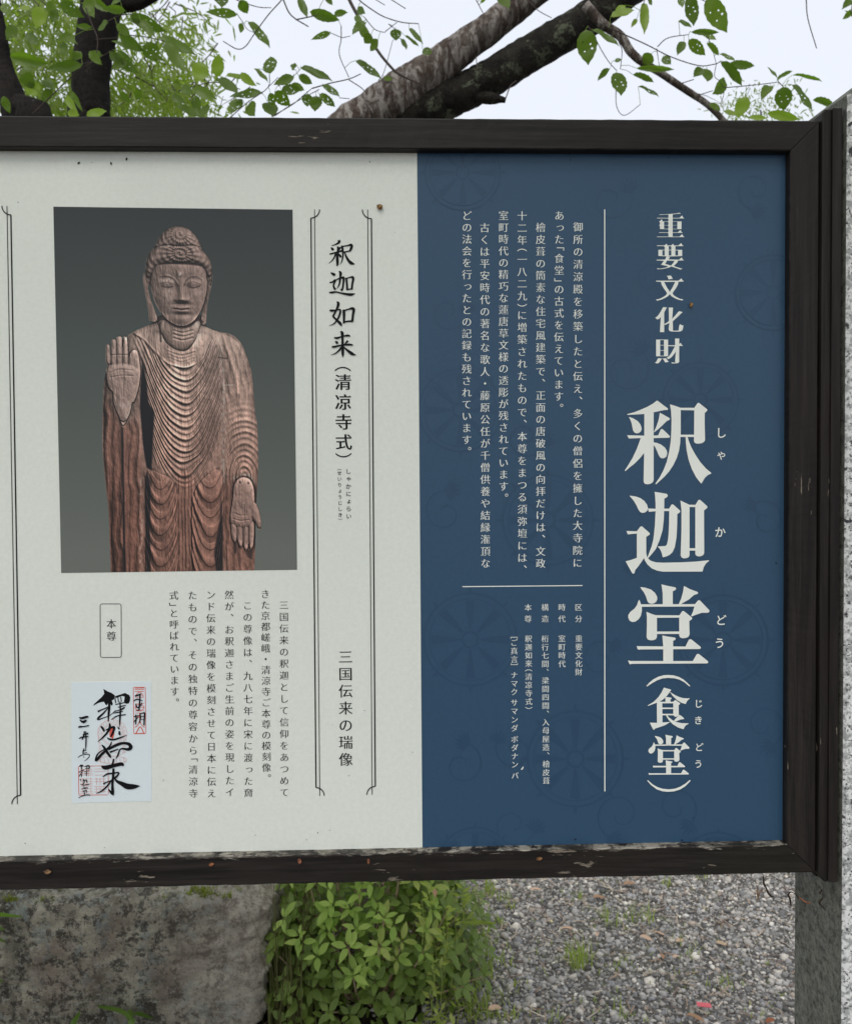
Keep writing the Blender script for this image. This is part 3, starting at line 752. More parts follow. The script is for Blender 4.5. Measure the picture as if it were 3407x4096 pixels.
vdraw('body_lettering', BODY_K, (.014, .004, .055), M['ink'])['label'] = 'black columns of small text on the pale panel'
vdraw('caption_lettering', BOX_K, (.01, .007, .05), M['ink'])
vdraw('subtitle_lettering', SUB_K[:3], (.0, .022, .05), M['ink'])
vdraw('subtitle_lettering', SUB_K[3:], (.008, .010, .05), M['ink'])
vdraw('reading_lettering', RUBY_K[:1], (-.01, .012, 0), M['ink'])
vdraw('reading_lettering', RUBY_K[1:], (-.01, .012, 0), M['ink'])

# the big title, stroke by stroke
Z2 = lambda p: (2450+p[0]*.28620, 1550+p[1]*.28620)
Z3 = lambda p: (2450+p[0]*.28620, 1920+p[1]*.28611)
Z4 = lambda p: (2450+p[0]*.28620, 2300+p[1]*.28612)
Z5 = lambda p: (2500+p[0]*.26198, 2650+p[1]*.26190)
T1 = [[(200,372),(300,345),(400,305),(480,270),(560,225),(605,188),(617,183),(630,190),(700,245),(760,288),(768,300),(764,312),(755,315),(720,315),(640,332),(568,348),(568,1290),(562,1315),(548,1332),(520,1347),(480,1353),(450,1347),(433,1330),(428,1305),(435,915),(380,985),(300,1065),(230,1120),(178,1165),(168,1166),(166,1158),(200,1105),(270,990),(330,865),(388,707),(222,713),(197,667),(437,673),(438,370),(320,378),(208,383),(199,380)],
 [(222,415),(232,413),(280,430),(340,465),(380,510),(398,555),(400,585),(390,615),(362,636),(330,642),(300,630),(280,600),(270,550),(258,490),(240,445)],
 [(655,353),(720,388),(785,425),(795,438),(790,450),(775,460),(750,470),(690,530),(630,585),(577,626),(571,620),(600,560),(635,460)],
 [(560,672),(630,669),(665,590),(680,578),(695,584),(750,635),(792,678),(796,690),(788,700),(775,703),(560,708)],
 [(556,765),(610,773),(670,797),(725,840),(752,885),(756,925),(745,965),(720,986),(688,992),(660,980),(640,950),(615,890),(590,835),(558,790)],
 [(795,235),(870,258),(945,284),(945,660),(941,690),(938,770),(922,880),(890,985),(845,1080),(790,1165),(720,1245),(660,1300),(602,1353),(593,1350),(595,1338),(650,1258),(705,1155),(750,1040),(785,890),(805,760),(815,600),(817,450),(810,330)],
 [(938,284),(1135,284),(1178,222),(1192,213),(1206,220),(1310,302),(1318,316),(1310,330),(1280,358),(1279,500),(1284,735),(1270,762),(1240,778),(1200,785),(1165,784),(1140,772),(1130,750),(1134,320),(938,316)],
 [(936,660),(1138,660),(1138,692),(936,692)],
 [(1013,686),(1040,686),(1055,740),(1090,830),(1150,940),(1220,1045),(1300,1135),(1368,1190),(1372,1200),(1364,1207),(1325,1222),(1280,1265),(1240,1335),(1232,1340),(1222,1333),(1160,1255),(1100,1140),(1055,1010),(1028,880),(1017,770)]]
T2 = [[(232,224),(240,220),(310,228),(380,252),(435,290),(475,345),(488,390),(480,425),(455,450),(415,461),(382,450),(355,415),(325,350),(290,290),(250,243)],
 [(487,398),(600,402),(600,436),(503,445),(497,440)],
 [(580,165),(660,178),(745,192),(760,205),(764,222),(752,242),(716,260),(714,400),(708,560),(692,700),(650,840),(600,960),(550,1025),(487,1097),(480,1090),(500,1030),(540,925),(565,820),(584,640),(594,440),(594,330),(588,230)],
 [(706,400),(782,400),(815,345),(830,338),(845,346),(932,425),(938,440),(928,456),(897,476),(895,620),(886,800),(862,940),(830,1010),(785,1050),(740,1070),(697,1080),(692,1070),(680,1020),(655,965),(622,928),(730,922),(750,905),(765,850),(775,760),(782,600),(784,434),(706,434)],
 [(940,286),(1000,315),(1068,347),(1068,1055),(1055,1080),(1025,1092),(985,1095),(957,1082),(943,1055),(955,700),(955,420)],
 [(1060,346),(1150,346),(1188,284),(1202,275),(1218,280),(1310,362),(1318,380),(1308,396),(1270,425),(1272,1020),(1258,1050),(1225,1066),(1190,1068),(1160,1056),(1148,1035),(1148,378),(1060,378)],
 [(1060,953),(1156,953),(1156,987),(1060,987)],
 [(187,712),(332,717),(378,655),(394,646),(410,652),(508,738),(514,755),(506,768),(463,795),(463,1010),(470,1060),(490,1098),(530,1130),(600,1150),(700,1155),(950,1150),(1150,1140),(1335,1121),(1341,1128),(1332,1137),(1295,1168),(1265,1220),(1248,1280),(700,1281),(620,1268),(540,1235),(480,1180),(445,1125),(432,1090),(400,1140),(350,1210),(310,1258),(300,1298),(287,1310),(268,1303),(175,1135),(240,1120),(332,1088),(332,748),(210,760),(204,755)]]
T3 = [[(380,172),(390,168),(450,176),(530,202),(585,248),(614,300),(618,335),(603,373),(570,396),(530,402),(498,390),(478,360),(460,300),(430,240),(395,195)],
 [(675,130),(760,150),(862,170),(878,178),(880,195),(868,210),(833,228),(833,418),(693,418),(692,250)],
 [(990,152),(1070,195),(1175,234),(1187,246),(1182,260),(1165,268),(1130,278),(1060,340),(950,405),(914,412),(950,330),(975,240)],
 [(363,345),(370,350),(390,408),(1143,405),(1185,355),(1200,349),(1214,356),(1338,485),(1346,502),(1338,520),(1318,528),(1240,527),(1170,550),(1100,577),(1089,573),(1092,560),(1115,510),(1135,440),(402,443),(402,500),(388,570),(355,620),(310,652),(265,656),(230,635),(211,595),(212,560),(240,515),(300,468),(335,418),(350,370)],
 [(465,512),(530,540),(600,562),(612,575),(612,865),(598,895),(560,910),(520,911),(485,900),(468,870),(472,700),(472,590)],
 [(596,560),(925,562),(962,508),(978,500),(994,508),(1098,590),(1105,604),(1096,620),(1063,645),(1068,830),(1050,865),(1010,880),(965,883),(935,870),(923,845),(923,595),(596,597)],
 [(605,788),(930,788),(930,823),(605,823)],
 [(687,843),(760,858),(858,872),(874,885),(870,902),(838,920),(838,1212),(700,1212),(700,1000)],
 [(328,993),(1010,998),(1055,905),(1078,893),(1098,903),(1218,1000),(1226,1016),(1215,1030),(1195,1033),(375,1039),(355,1043),(345,1037)],
 [(207,1192),(250,1200),(1112,1201),(1165,1108),(1185,1098),(1205,1108),(1320,1200),(1329,1216),(1320,1230),(1300,1234),(260,1240),(238,1247),(228,1240)]]
T4 = [[(583,380),(690,410),(694,422),(675,442),(640,495),(570,565),(515,595),(430,630),(342,661),(335,654),(430,595),(500,525),(550,450)],
 [(668,440),(700,462),(760,498),(820,525),(880,541),(940,545),(973,542),(976,550),(945,575),(925,605),(918,632),(850,612),(780,568),(720,510)],
 [(603,520),(690,532),(703,540),(698,553),(683,562),(684,602),(608,602)],
 [(476,590),(515,588),(558,600),(562,912),(680,905),(600,955),(445,1008),(438,1022),(424,1024),(415,1012),(368,915),(478,918)],
 [(550,596),(725,596),(750,572),(766,572),(828,618),(832,628),(808,650),(810,798),(795,818),(760,828),(738,815),(726,790),(726,620),(550,620)],
 [(550,685),(732,685),(732,707),(550,707)], [(550,780),(732,780),(732,803),(550,803)],
 [(615,800),(635,800),(655,830),(715,878),(780,905),(850,922),(957,926),(958,935),(925,950),(900,978),(882,1015),(800,990),(720,940),(660,880),(630,835)],
 [(818,795),(850,812),(890,848),(892,858),(830,870),(770,895),(735,885),(785,830)]]
PAR = [[(316,355),(360,305),(420,255),(500,213),(580,191),(650,187),(730,193),(810,216),(880,255),(940,308),(983,352),(978,362),(968,360),(900,302),(820,258),(740,237),(650,232),(560,240),(480,270),(400,315),(330,362),(320,363)],
 [(328,1800),(335,1792),(345,1796),(410,1855),(490,1900),(570,1924),(660,1932),(750,1922),(830,1893),(910,1845),(975,1790),(987,1794),(988,1804),(910,1885),(830,1935),(740,1963),(650,1970),(560,1962),(470,1930),(390,1870)]]
k = Ink()
for fs, f in ((T1, Z2), (T2, Z3), (T3, Z4), (T4, Z5), (PAR, Z5)):
    for p in fs: k.poly(p, f)
for p in T3: k.poly([(a*.5516+233, b*.5535+1025) for a, b in p], Z5)
k.obj('title_lettering', M['wink'])['label'] = 'large white title characters on the navy panel'
# brush-written title on the pale panel
Z6 = lambda p: (1200+p[0]*.34276, 780+p[1]*.34286)
k = Ink()
BR = [[(450,528,34),(458,552,30),(410,580,16),(372,590,8)], [(362,612,10),(380,632,34),(392,645,20)], [(470,608,26),(462,628,22),(440,658,8)], [(344,690,14),(375,684,20),(430,668,18),(492,652,24),(498,660,16)], [(440,600,20),(445,640,30),(436,720,34),(438,800,34),(430,830,10)], [(418,680,22),(400,730,20),(370,770,12),(334,800,4)], [(450,690,14),(470,712,30),(478,730,20)],
 [(482,590,12),(492,610,30),(500,650,26),(502,700,22),(490,770,14),(468,812,5)], [(500,600,16),(560,590,18),(592,584,34),(604,600,34),(590,640,30),(580,662,16)], [(505,668,14),(550,660,16),(590,650,18)], [(522,668,12),(540,720,26),(570,770,34),(600,796,40),(638,808,8)],
 [(358,905,8),(390,925,36),(412,935,26)], [(455,890,14),(474,912,34),(470,960,26),(462,1030,22),(440,1080,10),(428,1092,4)], [(418,1000,8),(440,982,16),(490,966,26),(510,970,30),(506,1030,24),(498,1090,24),(486,1112,22),(470,1095,5)], [(530,968,12),(542,985,26),(548,1050,26),(552,1112,26)], [(542,975,14),(590,960,18),(612,962,34),(622,980,30),(610,1040,26),(604,1105,26)], [(550,1104,14),(602,1096,16)],
 [(344,1022,14),(380,1016,20),(408,995,24),(414,1002,20),(392,1050,20),(400,1085,26),(415,1105,30)], [(340,1140,12),(375,1138,26),(420,1132,18),(480,1145,20),(560,1160,32),(600,1162,34),(645,1150,4)],
 [(430,1245,16),(448,1270,36),(430,1330,26),(400,1390,24),(390,1420,26),(430,1460,26),(470,1500,36),(488,1530,10)], [(344,1345,12),(372,1350,30),(420,1345,16),(462,1338,20),(472,1360,26),(450,1430,24),(400,1500,16),(342,1526,4)], [(502,1338,14),(512,1360,34),(514,1430,30),(512,1500,24)], [(510,1352,18),(570,1332,18),(610,1325,34),(628,1342,34),(618,1400,30),(610,1480,30)], [(512,1484,18),(560,1474,20),(612,1474,22)],
 [(472,1592,14),(492,1612,38),(496,1680,30),(498,1760,34),(500,1850,34),(498,1892,8)], [(398,1664,14),(430,1670,26),(500,1650,16),(560,1640,26),(588,1650,12)], [(412,1706,10),(430,1722,34),(440,1738,16)], [(560,1700,26),(540,1722,20),(520,1740,8)], [(370,1770,14),(400,1772,26),(490,1752,18),(570,1746,26),(618,1752,18)], [(490,1770,24),(460,1810,22),(410,1850,14),(356,1868,4)], [(508,1772,14),(550,1810,26),(600,1848,40),(622,1860,30),(656,1868,4)]]
for s_ in BR: k.stroke(s_, Z6, 5, .92)
k.obj('brush_title_lettering', M['ink'])['label'] = 'bold brushed black title on the pale panel'

# rules and ornamental double lines
k = Ink()
for a, b, w in (((2417, 838), (2417.5, 3165), 4.2), ((1848.5, 2346.5), (2328.5, 2342), 3.6)): k.line(a, b, w)
k.stroke([(2083, 3078, 3), (2088, 3074, 5), (2092, 3066, 3)])
k.obj('white_rule', M['wink'])
k = Ink()
def orn(top_thick, bot_thick, top_thin, bot_thin, sgn):
    k.line(top_thick, bot_thick, 5.2); k.line(top_thin, bot_thin, 3.)
    r = abs(top_thick[1]-top_thin[1]); rb = abs(bot_thick[1]-bot_thin[1])
    k.arc((top_thick[0], top_thin[1]), r, 90, 90-90*sgn, 4.2); k.arc((bot_thick[0], bot_thin[1]), rb, -90, -90+90*sgn, 4.2)
orn((1244, 872.6), (1264.3, 3150), (1258.3, 838), (1279.3, 3183), 1)
orn((1485.6, 875), (1501, 3145), (1470.8, 839), (1488.5, 3178.5), -1)
orn((45.5, 859.5), (84.6, 3181), (30, 824), (71.5, 3216), -1)
for a, b in (((410, 2415), (478, 2415)), ((486, 2423), (487, 2620)), ((479, 2629), (411, 2629)), ((403, 2621), (402, 2423))): k.line(a, b, 2.2)
for c, a0 in (((410, 2423), 180), ((478, 2423), -90), ((479, 2621), 0), ((411, 2621), 90)): k.arc(c, 8, a0, a0+90, 2.2, n=5)
k.obj('ornamental_line', M['ink'])

# tone-on-tone pattern of wheels, scrolls and leaves on the navy panel
k = Ink(); INK_Y = -.00008; Ink.STEP = .000005
def wheel(cx, cy, r):
    k.arc((cx, cy), r, 0, 360, r*.045, n=48); k.arc((cx, cy), r*.88, 0, 360, r*.02, n=48)
    for i in range(8):
        a = math.radians(45*i); c_, s_ = math.cos(a), math.sin(a)
        k.stroke([(cx+c_*r*.22, cy+s_*r*.22, r*.04), (cx+c_*r*.5, cy+s_*r*.5, r*.13), (cx+c_*r*.84, cy+s_*r*.84, r*.2)], n=3)
        k.stroke([(cx+c_*r*1.03, cy+s_*r*1.03, r*.08), (cx+c_*r*1.16, cy+s_*r*1.16, r*.02)], n=2)
    k.arc((cx, cy), r*.17, 0, 360, r*.05, n=20)
def scroll(cx, cy, r, a0, sg):
    k.stroke([(cx+math.cos(math.radians(a0+sg*t))*r*(1-t/520.), cy+math.sin(math.radians(a0+sg*t))*r*(1-t/520.), 5.5) for t in range(0, 430, 15)], n=1)
    c = (cx+math.cos(math.radians(a0))*r, cy+math.sin(math.radians(a0))*r)
    for j in range(7):
        a = math.radians(a0-sg*90-60+20*j); L = r*(.75-.07*abs(j-3))
        k.stroke([(c[0], c[1], 2), (c[0]+math.cos(a)*L*.55, c[1]+math.sin(a)*L*.55, r*.13), (c[0]+math.cos(a)*L, c[1]+math.sin(a)*L, 1)], n=3)
for w_ in ((1880, 2558, 185), (2300, 3035, 190), (1850, 690, 150), (1840, 1640, 165), (2890, 2560, 180), (2190, 2080, 180), (3090, 1170, 150), (2800, 1600, 150), (2870, 3500, 170), (1900, 3460, 150)):
    wheel(*w_)
for s_ in ((1845, 3060, 90, -70, 1), (2060, 3000, 80, 200, -1), (2500, 1480, 100, -40, 1), (2600, 1120, 80, 30, -1), (1790, 1250, 80, 0, 1), (1780, 2050, 90, -90, -1), (2100, 1750, 85, 20, 1), (2600, 2250, 80, 180, 1), (2400, 2640, 80, -60, -1), (2480, 3260, 100, 120, 1), (2700, 3230, 90, 40, -1), (3060, 2080, 80, -120, 1), (3050, 2900, 90, 60, -1), (2050, 3300, 90, 20, 1), (2440, 800, 90, -20, 1), (3020, 760, 80, 100, 1)):
    scroll(*s_)
x1b = XR+.001
k.g.v = [(min(max(x, XM+.001), x1b), y, min(max(z, ZB), ZT)) for x, y, z in k.g.v]
k.obj('background_pattern', M['blue_dk'])['kind'] = 'stuff'

# printed photograph of a wooden standing figure
INK_Y = -.0004; Ink.STEP = .00002
arr = statue_print()
img = bpy.data.images.new('statue print', arr.shape[1], arr.shape[0], alpha=False); img.colorspace_settings.name = 'sRGB'
buf = np.ones((arr.shape[0], arr.shape[1], 4), np.float32); buf[..., :3] = arr[::-1]; img.pixels.foreach_set(buf.ravel()); img.update(); img.pack()
t = NT('printed photograph ink', .42, .35); ti = t.n.new('ShaderNodeTexImage'); ti.image = img; ti.extension = 'EXTEND'; t.col(ti.outputs[0])
cs = [b2(246.3, 2292), b2(1188.7, 2279), b2(1170.7, 839), b2(215, 827)]
o = mesh_obj('printed_photograph', [(x, -.0003, z) for x, z in cs], [(0, 1, 2, 3)], t.m)
uv = o.data.uv_layers.new(name='UVMap'); uv.data.foreach_set('uv', [0, 0, 1, 0, 1, 1, 0, 1])
o.data.transform(Matrix.Translation(-Vector(board.location))); o.parent = board

# stamp sheet with brush calligraphy and red seals
ZG = lambda p: (150+p[0]*.2862, 2680+p[1]*.28614)
k = Ink(); k.poly([(286.5, 2729), (605, 2724.4), (608, 3204.3), (288, 3211.5)])
g = G(); q = [b2(*p) for p in ((288, 3211.5), (608, 3204.3), (605, 2724.4), (286.5, 2729))]; g.prism(q, -.0004, -.00001)
sheet = bmesh_obj('stamp_sheet', g, M['sheet'])
def sub(o):
    o.parent = sheet; return o
INK_Y = -.0006
k = Ink()
def R_(a, b, w): k.line(a, b, w, ZG)
for a, b in (((1345, 240), (1505, 240)), ((1512, 245), (1520, 880)), ((1512, 888), (1355, 890)), ((1345, 245), (1352, 885))): R_(a, b, 8)
for y in (252, 272, 300): R_((1365, y), (1495, y-4), 9)
for y in (352, 380): R_((1378, y), (1488, y-3), 6)
k.arc((1432, 520), 62, 0, 360, 8, ZG, 18, 40); k.arc((1432, 385), 52, 180, 360, 8, ZG, 10, 75)
for y in (470, 520, 570, 600, 650): R_((1370, y), (1500, y-4), 6)
k.arc((1350, 640), 90, -10, 80, 9, ZG, 8, 160); k.arc((1520, 640), 90, 100, 190, 9, ZG, 8, 160)
k.stroke([(1380, 885, 12), (1440, 790, 12), (1495, 885, 12)], ZG, 4); R_((1360, 885), (1515, 880), 10); R_((1432, 600), (1434, 700), 9)
k.obj('red_seal', M['red']).parent = sheet
k = Ink()
for a, b in (((580, 1345), (985, 1335)), ((578, 1350), (585, 1745)), ((590, 1748), (985, 1742)), ((992, 1350), (998, 1735))): R_(a, b, 9 if a[0] < 600 else 7)
k.obj('red_seal', M['red']).parent = sheet
k = Ink()
k.arc((1052, 880), 205, 150, 392, 5, ZG, 24, 190); k.arc((1052, 900), 150, 0, 360, 5, ZG, 26); k.arc((1052, 900), 132, 0, 360, 4, ZG, 26)
for i in range(13):
    a = math.radians(168+i*17); c = (1052+math.cos(a)*178, 885+math.sin(a)*175); k.arc(c, 20, i*40, i*40+250, 5, ZG, 8)
for i in range(6):
    for sx in (-1, 1): k.arc((1052+sx*(175-3*i), 960+i*38), 17, 30*i, 30*i+240, 5, ZG, 8)
k.stroke([(860, 1120, 4), (950, 1170, 4), (1060, 1130, 5), (1160, 1175, 4), (1245, 1130, 4)], ZG)
k.arc((1055, 1250), 200, 0, 360, 6, ZG, 20, 50)
for i in range(7): R_((880+i*55, 1225), (895+i*55, 1290), 6)
for i, (xa, xb) in enumerate(((600, 780), (800, 960))):
    ys = ((1385, 1410, 1440, 1470, 1520, 1560, 1590, 1620, 1660, 1700, 1725), (1380, 1415, 1465, 1520, 1555, 1625, 1660, 1700))[i]
    for y in ys: R_((xa, y), (xb, y-3), 6)
    for x in (xa+30, (xa+xb)/2, xb-30):
        R_((x, 1500), (x+2, 1600), 6); R_((x, 1620), (x+2, 1710), 5)
    for x in (xa+25, xb-60): 
        if i == 0: R_((x, 1375), (x, 1480), 6)
k.obj('pale_seal', M['redp']).parent = sheet
k = Ink(); k.poly([(1040, 790), (1075, 800), (1080, 900), (1062, 960), (1010, 930), (1015, 840)], ZG); k.obj('seal_mark', M['red']).parent = sheet
INK_Y = -.0008
k = Ink()
k.poly([(783,497),(800,470),(850,425),(905,375),(940,330),(928,262),(990,298),(1045,320),(1085,350),(1088,380),(1072,410),(1045,425),(1060,470),(1048,500),(1020,470),(1005,440),(975,490),(955,480),(935,440),(900,445),(850,462)], ZG)
k.poly([(1090,365),(1150,345),(1230,318),(1290,350),(1302,380),(1298,430),(1280,465),(1245,470),(1215,450),(1225,370),(1190,360),(1100,390)], ZG)
CAL = [[(1008,430,30),(1010,520,34),(1000,620,30),(995,720,12)], [(850,580,30),(890,560,20),(960,530,16),(1010,500,10)], [(1000,520,14),(930,600,24),(860,665,30),(855,690,22),(920,670,14),(1020,630,10),(1100,560,8)],
 [(1090,390,14),(1100,460,16)], [(1130,380,12),(1140,450,12)], [(1170,372,12),(1180,440,12)], [(1095,480,14),(1180,462,14),(1240,448,12)], [(1130,520,12),(1200,500,16),(1250,490,5)], [(1080,580,10),(1160,552,14),(1225,520,16),(1180,560,8)], [(1040,690,10),(1120,640,18),(1240,620,16)], [(1160,440,16),(1165,560,22),(1158,700,24),(1155,790,6)], [(1060,600,10),(1130,590,16),(1200,575,12)],
 [(890,780,14),(910,800,30),(935,840,28),(940,862,10)], [(1015,740,18),(1018,800,36),(990,860,30),(930,930,24),(850,1000,8)], [(960,840,16),(1040,800,30),(1080,800,32),(1065,860,30),(1045,905,26),(1030,935,10)], [(1130,790,14),(1145,815,22),(1158,820,10)], [(1150,850,20),(1155,890,32),(1168,905,14)], [(980,940,8),(1010,962,26),(1080,968,26),(1170,940,22),(1255,908,4)],
 [(1042,1000,14),(1025,1050,22),(975,1110,34),(900,1180,36),(850,1240,38),(820,1262,24),(835,1200,22),(870,1150,18),(950,1100,14)], [(905,1040,10),(940,1080,34),(985,1150,38),(1020,1200,34),(1030,1225,12)], [(1000,1110,22),(1060,1070,38),(1150,1030,40),(1220,1018,36),(1290,1035,46),(1310,1080,52),(1270,1105,40),(1170,1100,20),(1130,1190,22),(1100,1240,5)], [(1020,1145,26),(1060,1130,22),(1140,1100,14)],
 [(900,1340,20),(960,1360,60),(1080,1330,50),(1180,1310,50),(1210,1335,20)], [(1075,1235,20),(1060,1300,26),(1040,1340,16)], [(1070,1370,30),(1065,1480,34),(1055,1600,34),(1060,1700,40),(1068,1748,14)], [(920,1490,10),(980,1450,24),(1060,1440,20),(1140,1430,22),(1120,1480,22),(1080,1520,12)], [(930,1590,30),(960,1570,18),(1050,1530,14),(1150,1440,16)], [(830,1720,8),(900,1690,20),(980,1620,24),(1040,1540,16)], [(1000,1660,14),(1040,1710,34),(1055,1740,14)],
 [(1080,1500,14),(1120,1550,36),(1180,1580,56),(1260,1620,80),(1330,1625,72),(1390,1620,44),(1438,1615,4)],
 [(592,660,14),(630,668,32),(700,650,30),(722,655,14)], [(600,690,10),(640,720,30),(690,700,22),(650,740,12)], [(580,800,10),(600,790,26),(660,785,16),(728,770,18)],
 [(640,900,14),(690,890,18),(722,880,20)], [(590,955,12),(630,935,20),(722,925,16)], [(665,850,16),(660,900,20),(635,970,14)], [(685,850,12),(688,950,18),(685,1050,16),(682,1110,6)],
 [(660,1090,12),(650,1130,16),(640,1165,10)], [(630,1130,8),(690,1118,12)], [(570,1220,8),(620,1190,12),(700,1175,12),(732,1180,12),(725,1215,12),(690,1250,10),(660,1272,4)], [(640,1165,8),(700,1150,12)], [(650,1205,8),(660,1225,8)],
 [(595,1345,16),(620,1330,24),(650,1340,16)], [(585,1425,14),(640,1400,16),(660,1390,10)], [(622,1330,14),(625,1420,16),(622,1490,10)], [(585,1490,8),(610,1450,12),(640,1410,10)], [(670,1345,12),(720,1335,20),(732,1360,18),(715,1390,12)], [(675,1375,8),(720,1370,10)], [(660,1420,10),(735,1405,12)], [(665,1450,8),(720,1440,10)], [(698,1340,10),(695,1420,14),(690,1480,8)],
 [(600,1520,10),(615,1540,16)], [(650,1520,12),(660,1560,14),(640,1600,8)], [(640,1545,8),(690,1535,14),(700,1570,12)], [(610,1595,8),(660,1605,12),(735,1590,12)],
 [(650,1625,10),(680,1660,12)], [(625,1660,8),(690,1640,12),(715,1650,12)], [(640,1690,10),(690,1680,12),(690,1710,10)], [(660,1690,12),(665,1740,12)], [(580,1782,8),(640,1755,12),(700,1740,14),(745,1745,14)],
 [(1370,360,20),(1420,345,22),(1455,330,14)], [(1350,430,14),(1400,405,18),(1475,425,10)], [(1380,470,14),(1400,520,18),(1440,500,14),(1470,450,10)], [(1440,340,16),(1435,440,20),(1425,560,16)], [(1385,560,6),(1430,560,12)],
 [(1380,620,16),(1385,680,18),(1378,760,10)], [(1355,650,14),(1400,635,14),(1440,630,8)], [(1350,730,10),(1380,690,14),(1420,650,8)], [(1440,600,14),(1445,670,16),(1430,740,10)], [(1440,605,10),(1480,598,18),(1505,600,20),(1500,680,20),(1495,770,20)], [(1450,650,8),(1495,640,10)], [(1450,690,8),(1495,680,10)]]
for s_ in CAL: k.stroke(s_, ZG, 5)
k.obj('calligraphy', M['sumi']).parent = sheet
INK_Y = -.0004
# tiny dark specks of dirt and dead insects on the panels
g = G(); rng = random.Random(3)
spk = [(317, 653, 12), (446, 655, 12), (508, 637, 12), (370, 650, 3), (75, 810, 5), (1479, 648, 5), (1458, 2842, 4), (103, 3372, 4), (420, 3389, 3), (1227, 3358, 4), (1396, 3102, 4), (1330, 2898, 3), (850, 2660, 7), (1022, 3340, 4), (2280, 640, 5), (2674, 632, 5), (1650, 3008, 4), (2120, 3270, 3), (655, 3120, 4), (3102, 2252, 7), (2770, 3270, 3), (2300, 3356, 7), (2725, 3360, 8), (1271, 3330, 6), (1580, 930, 3), (1320, 3320, 3)]
for x, y, r in spk:
    c = b2(x, y); e = r*.5/UNI; a = rng.random()*3
    pts = [(c[0]+e*math.cos(a)*math.cos(q)*1.0-e*.45*math.sin(a)*math.sin(q), c[1]+e*math.sin(a)*math.cos(q)+e*.45*math.cos(a)*math.sin(q)) for q in [j*math.pi/3 for j in range(6)]]
    g.prism(pts, -.0012, -.0002)
o = bmesh_obj('dirt_speck', g, M['sumi']); o['kind'] = 'stuff'
# ------------------------------------------------------------------ granite post
XS = PX(3356, 2050, -.0125).x
def solve_front():
    best = None
    for i in range(200):
        Y = -.0005*i; p = PX(3380, 2050, Y)
        if best is None or abs(p.x-XS) < best[0]: best = (abs(p.x-XS), Y)
    return best[1]
YF = solve_front(); YB = YF+.128; PW = .135
zf = PX(3403, 376, YF).z; zb = PX(3218, 515, YB).z
def post(name, x0, label, dirty_left=True):
    o = empty(name, (x0+PW/2, (YF+YB)/2, 0)); tag(o, label, 'post', 'granite posts of the notice board')
    N = 40; b = .003
    ring = [(x0+b, YF), (x0+PW-b, YF), (x0+PW, YF+b), (x0+PW, YB-b), (x0+PW-b, YB), (x0+b, YB), (x0, YB-b), (x0, YF+b)]
    V = []; Fc = []; mi = []
    hz = lambda y: zf+(zb-zf)*(y-YF)/(YB-YF)
    for i in range(N+1):
        for x, y in ring: V.append((x, y, hz(y)*i/N-.1*(1-i/N)))
    for i in range(N):
        for k in range(8):
            Fc.append((i*8+k, i*8+(k+1) % 8, (i+1)*8+(k+1) % 8, (i+1)*8+k)); mi.append(1 if k in (2, 5, 6) else 0)
    n = len(V); apex = (x0+PW/2, (YF+YB)/2, max(zf, zb)+.045); V.append(apex)
    for k in range(8): Fc.append((N*8+k, N*8+(k+1) % 8, n)); mi.append(1)
    V = [(x-o.location.x, y-o.location.y, z) for x, y, z in V]
    mesh_obj('shaft', V, Fc, [M['granite'], M['granite_dirty']], o, fmat=mi); return o
post('granite_post', XS, 'speckled granite post with mossy left side at the right end of the notice board')
post('granite_post', XL-FW-.005-PW, 'far granite post holding the left end of the notice board')

# ------------------------------------------------------------------ ground
def ground_mat():
    t = NT('gravel ground', .95, .15)
    v = t.voro(55, out='Color'); sep = t.n.new('ShaderNodeSeparateXYZ'); t.l.new(v, sep.inputs[0])
    c = t.ramp(sep.outputs[0], (.0, (.10, .10, .10)), (.4, (.24, .235, .225)), (.7, (.40, .38, .36)), (1., (.60, .57, .52)))
    c = t.mix(t.ramp(t.voro(55), (.0, 0.), (.6, .9)), c, (.09, .08, .07))
    c = t.mix(t.ramp(t.noise(2.2, 4), (.5, 0.), (.75, .5)), c, (.10, .10, .05))
    return t.col(c).bump(t.math('MULTIPLY', t.voro(55), -1.), .8, .012).m
M['ground'] = ground_mat()
nx_ = 90; V = []; Fc = []
gx = np.concatenate([[-200, -60, -20, -8], np.linspace(-4, 4, nx_), [8, 20, 60, 200]]); gy = np.concatenate([[-200, -60, -15], np.linspace(-4, 8, nx_), [15, 40, 100, 250]])
for y in gy:
    for x in gx: V.append((x, y, .012*math.sin(x*2.1+y)*math.cos(y*1.7) if abs(x) < 4.1 and -4 <= y <= 8 else 0))
W2 = len(gx)
for j in range(len(gy)-1):
    for i in range(W2-1): Fc.append((j*W2+i, j*W2+i+1, (j+1)*W2+i+1, (j+1)*W2+i))
tag(mesh_obj('ground', V, Fc, M['ground'], smooth=True), kind='structure')
def gz(x, y): return .012*math.sin(x*2.1+y)*math.cos(y*1.7)

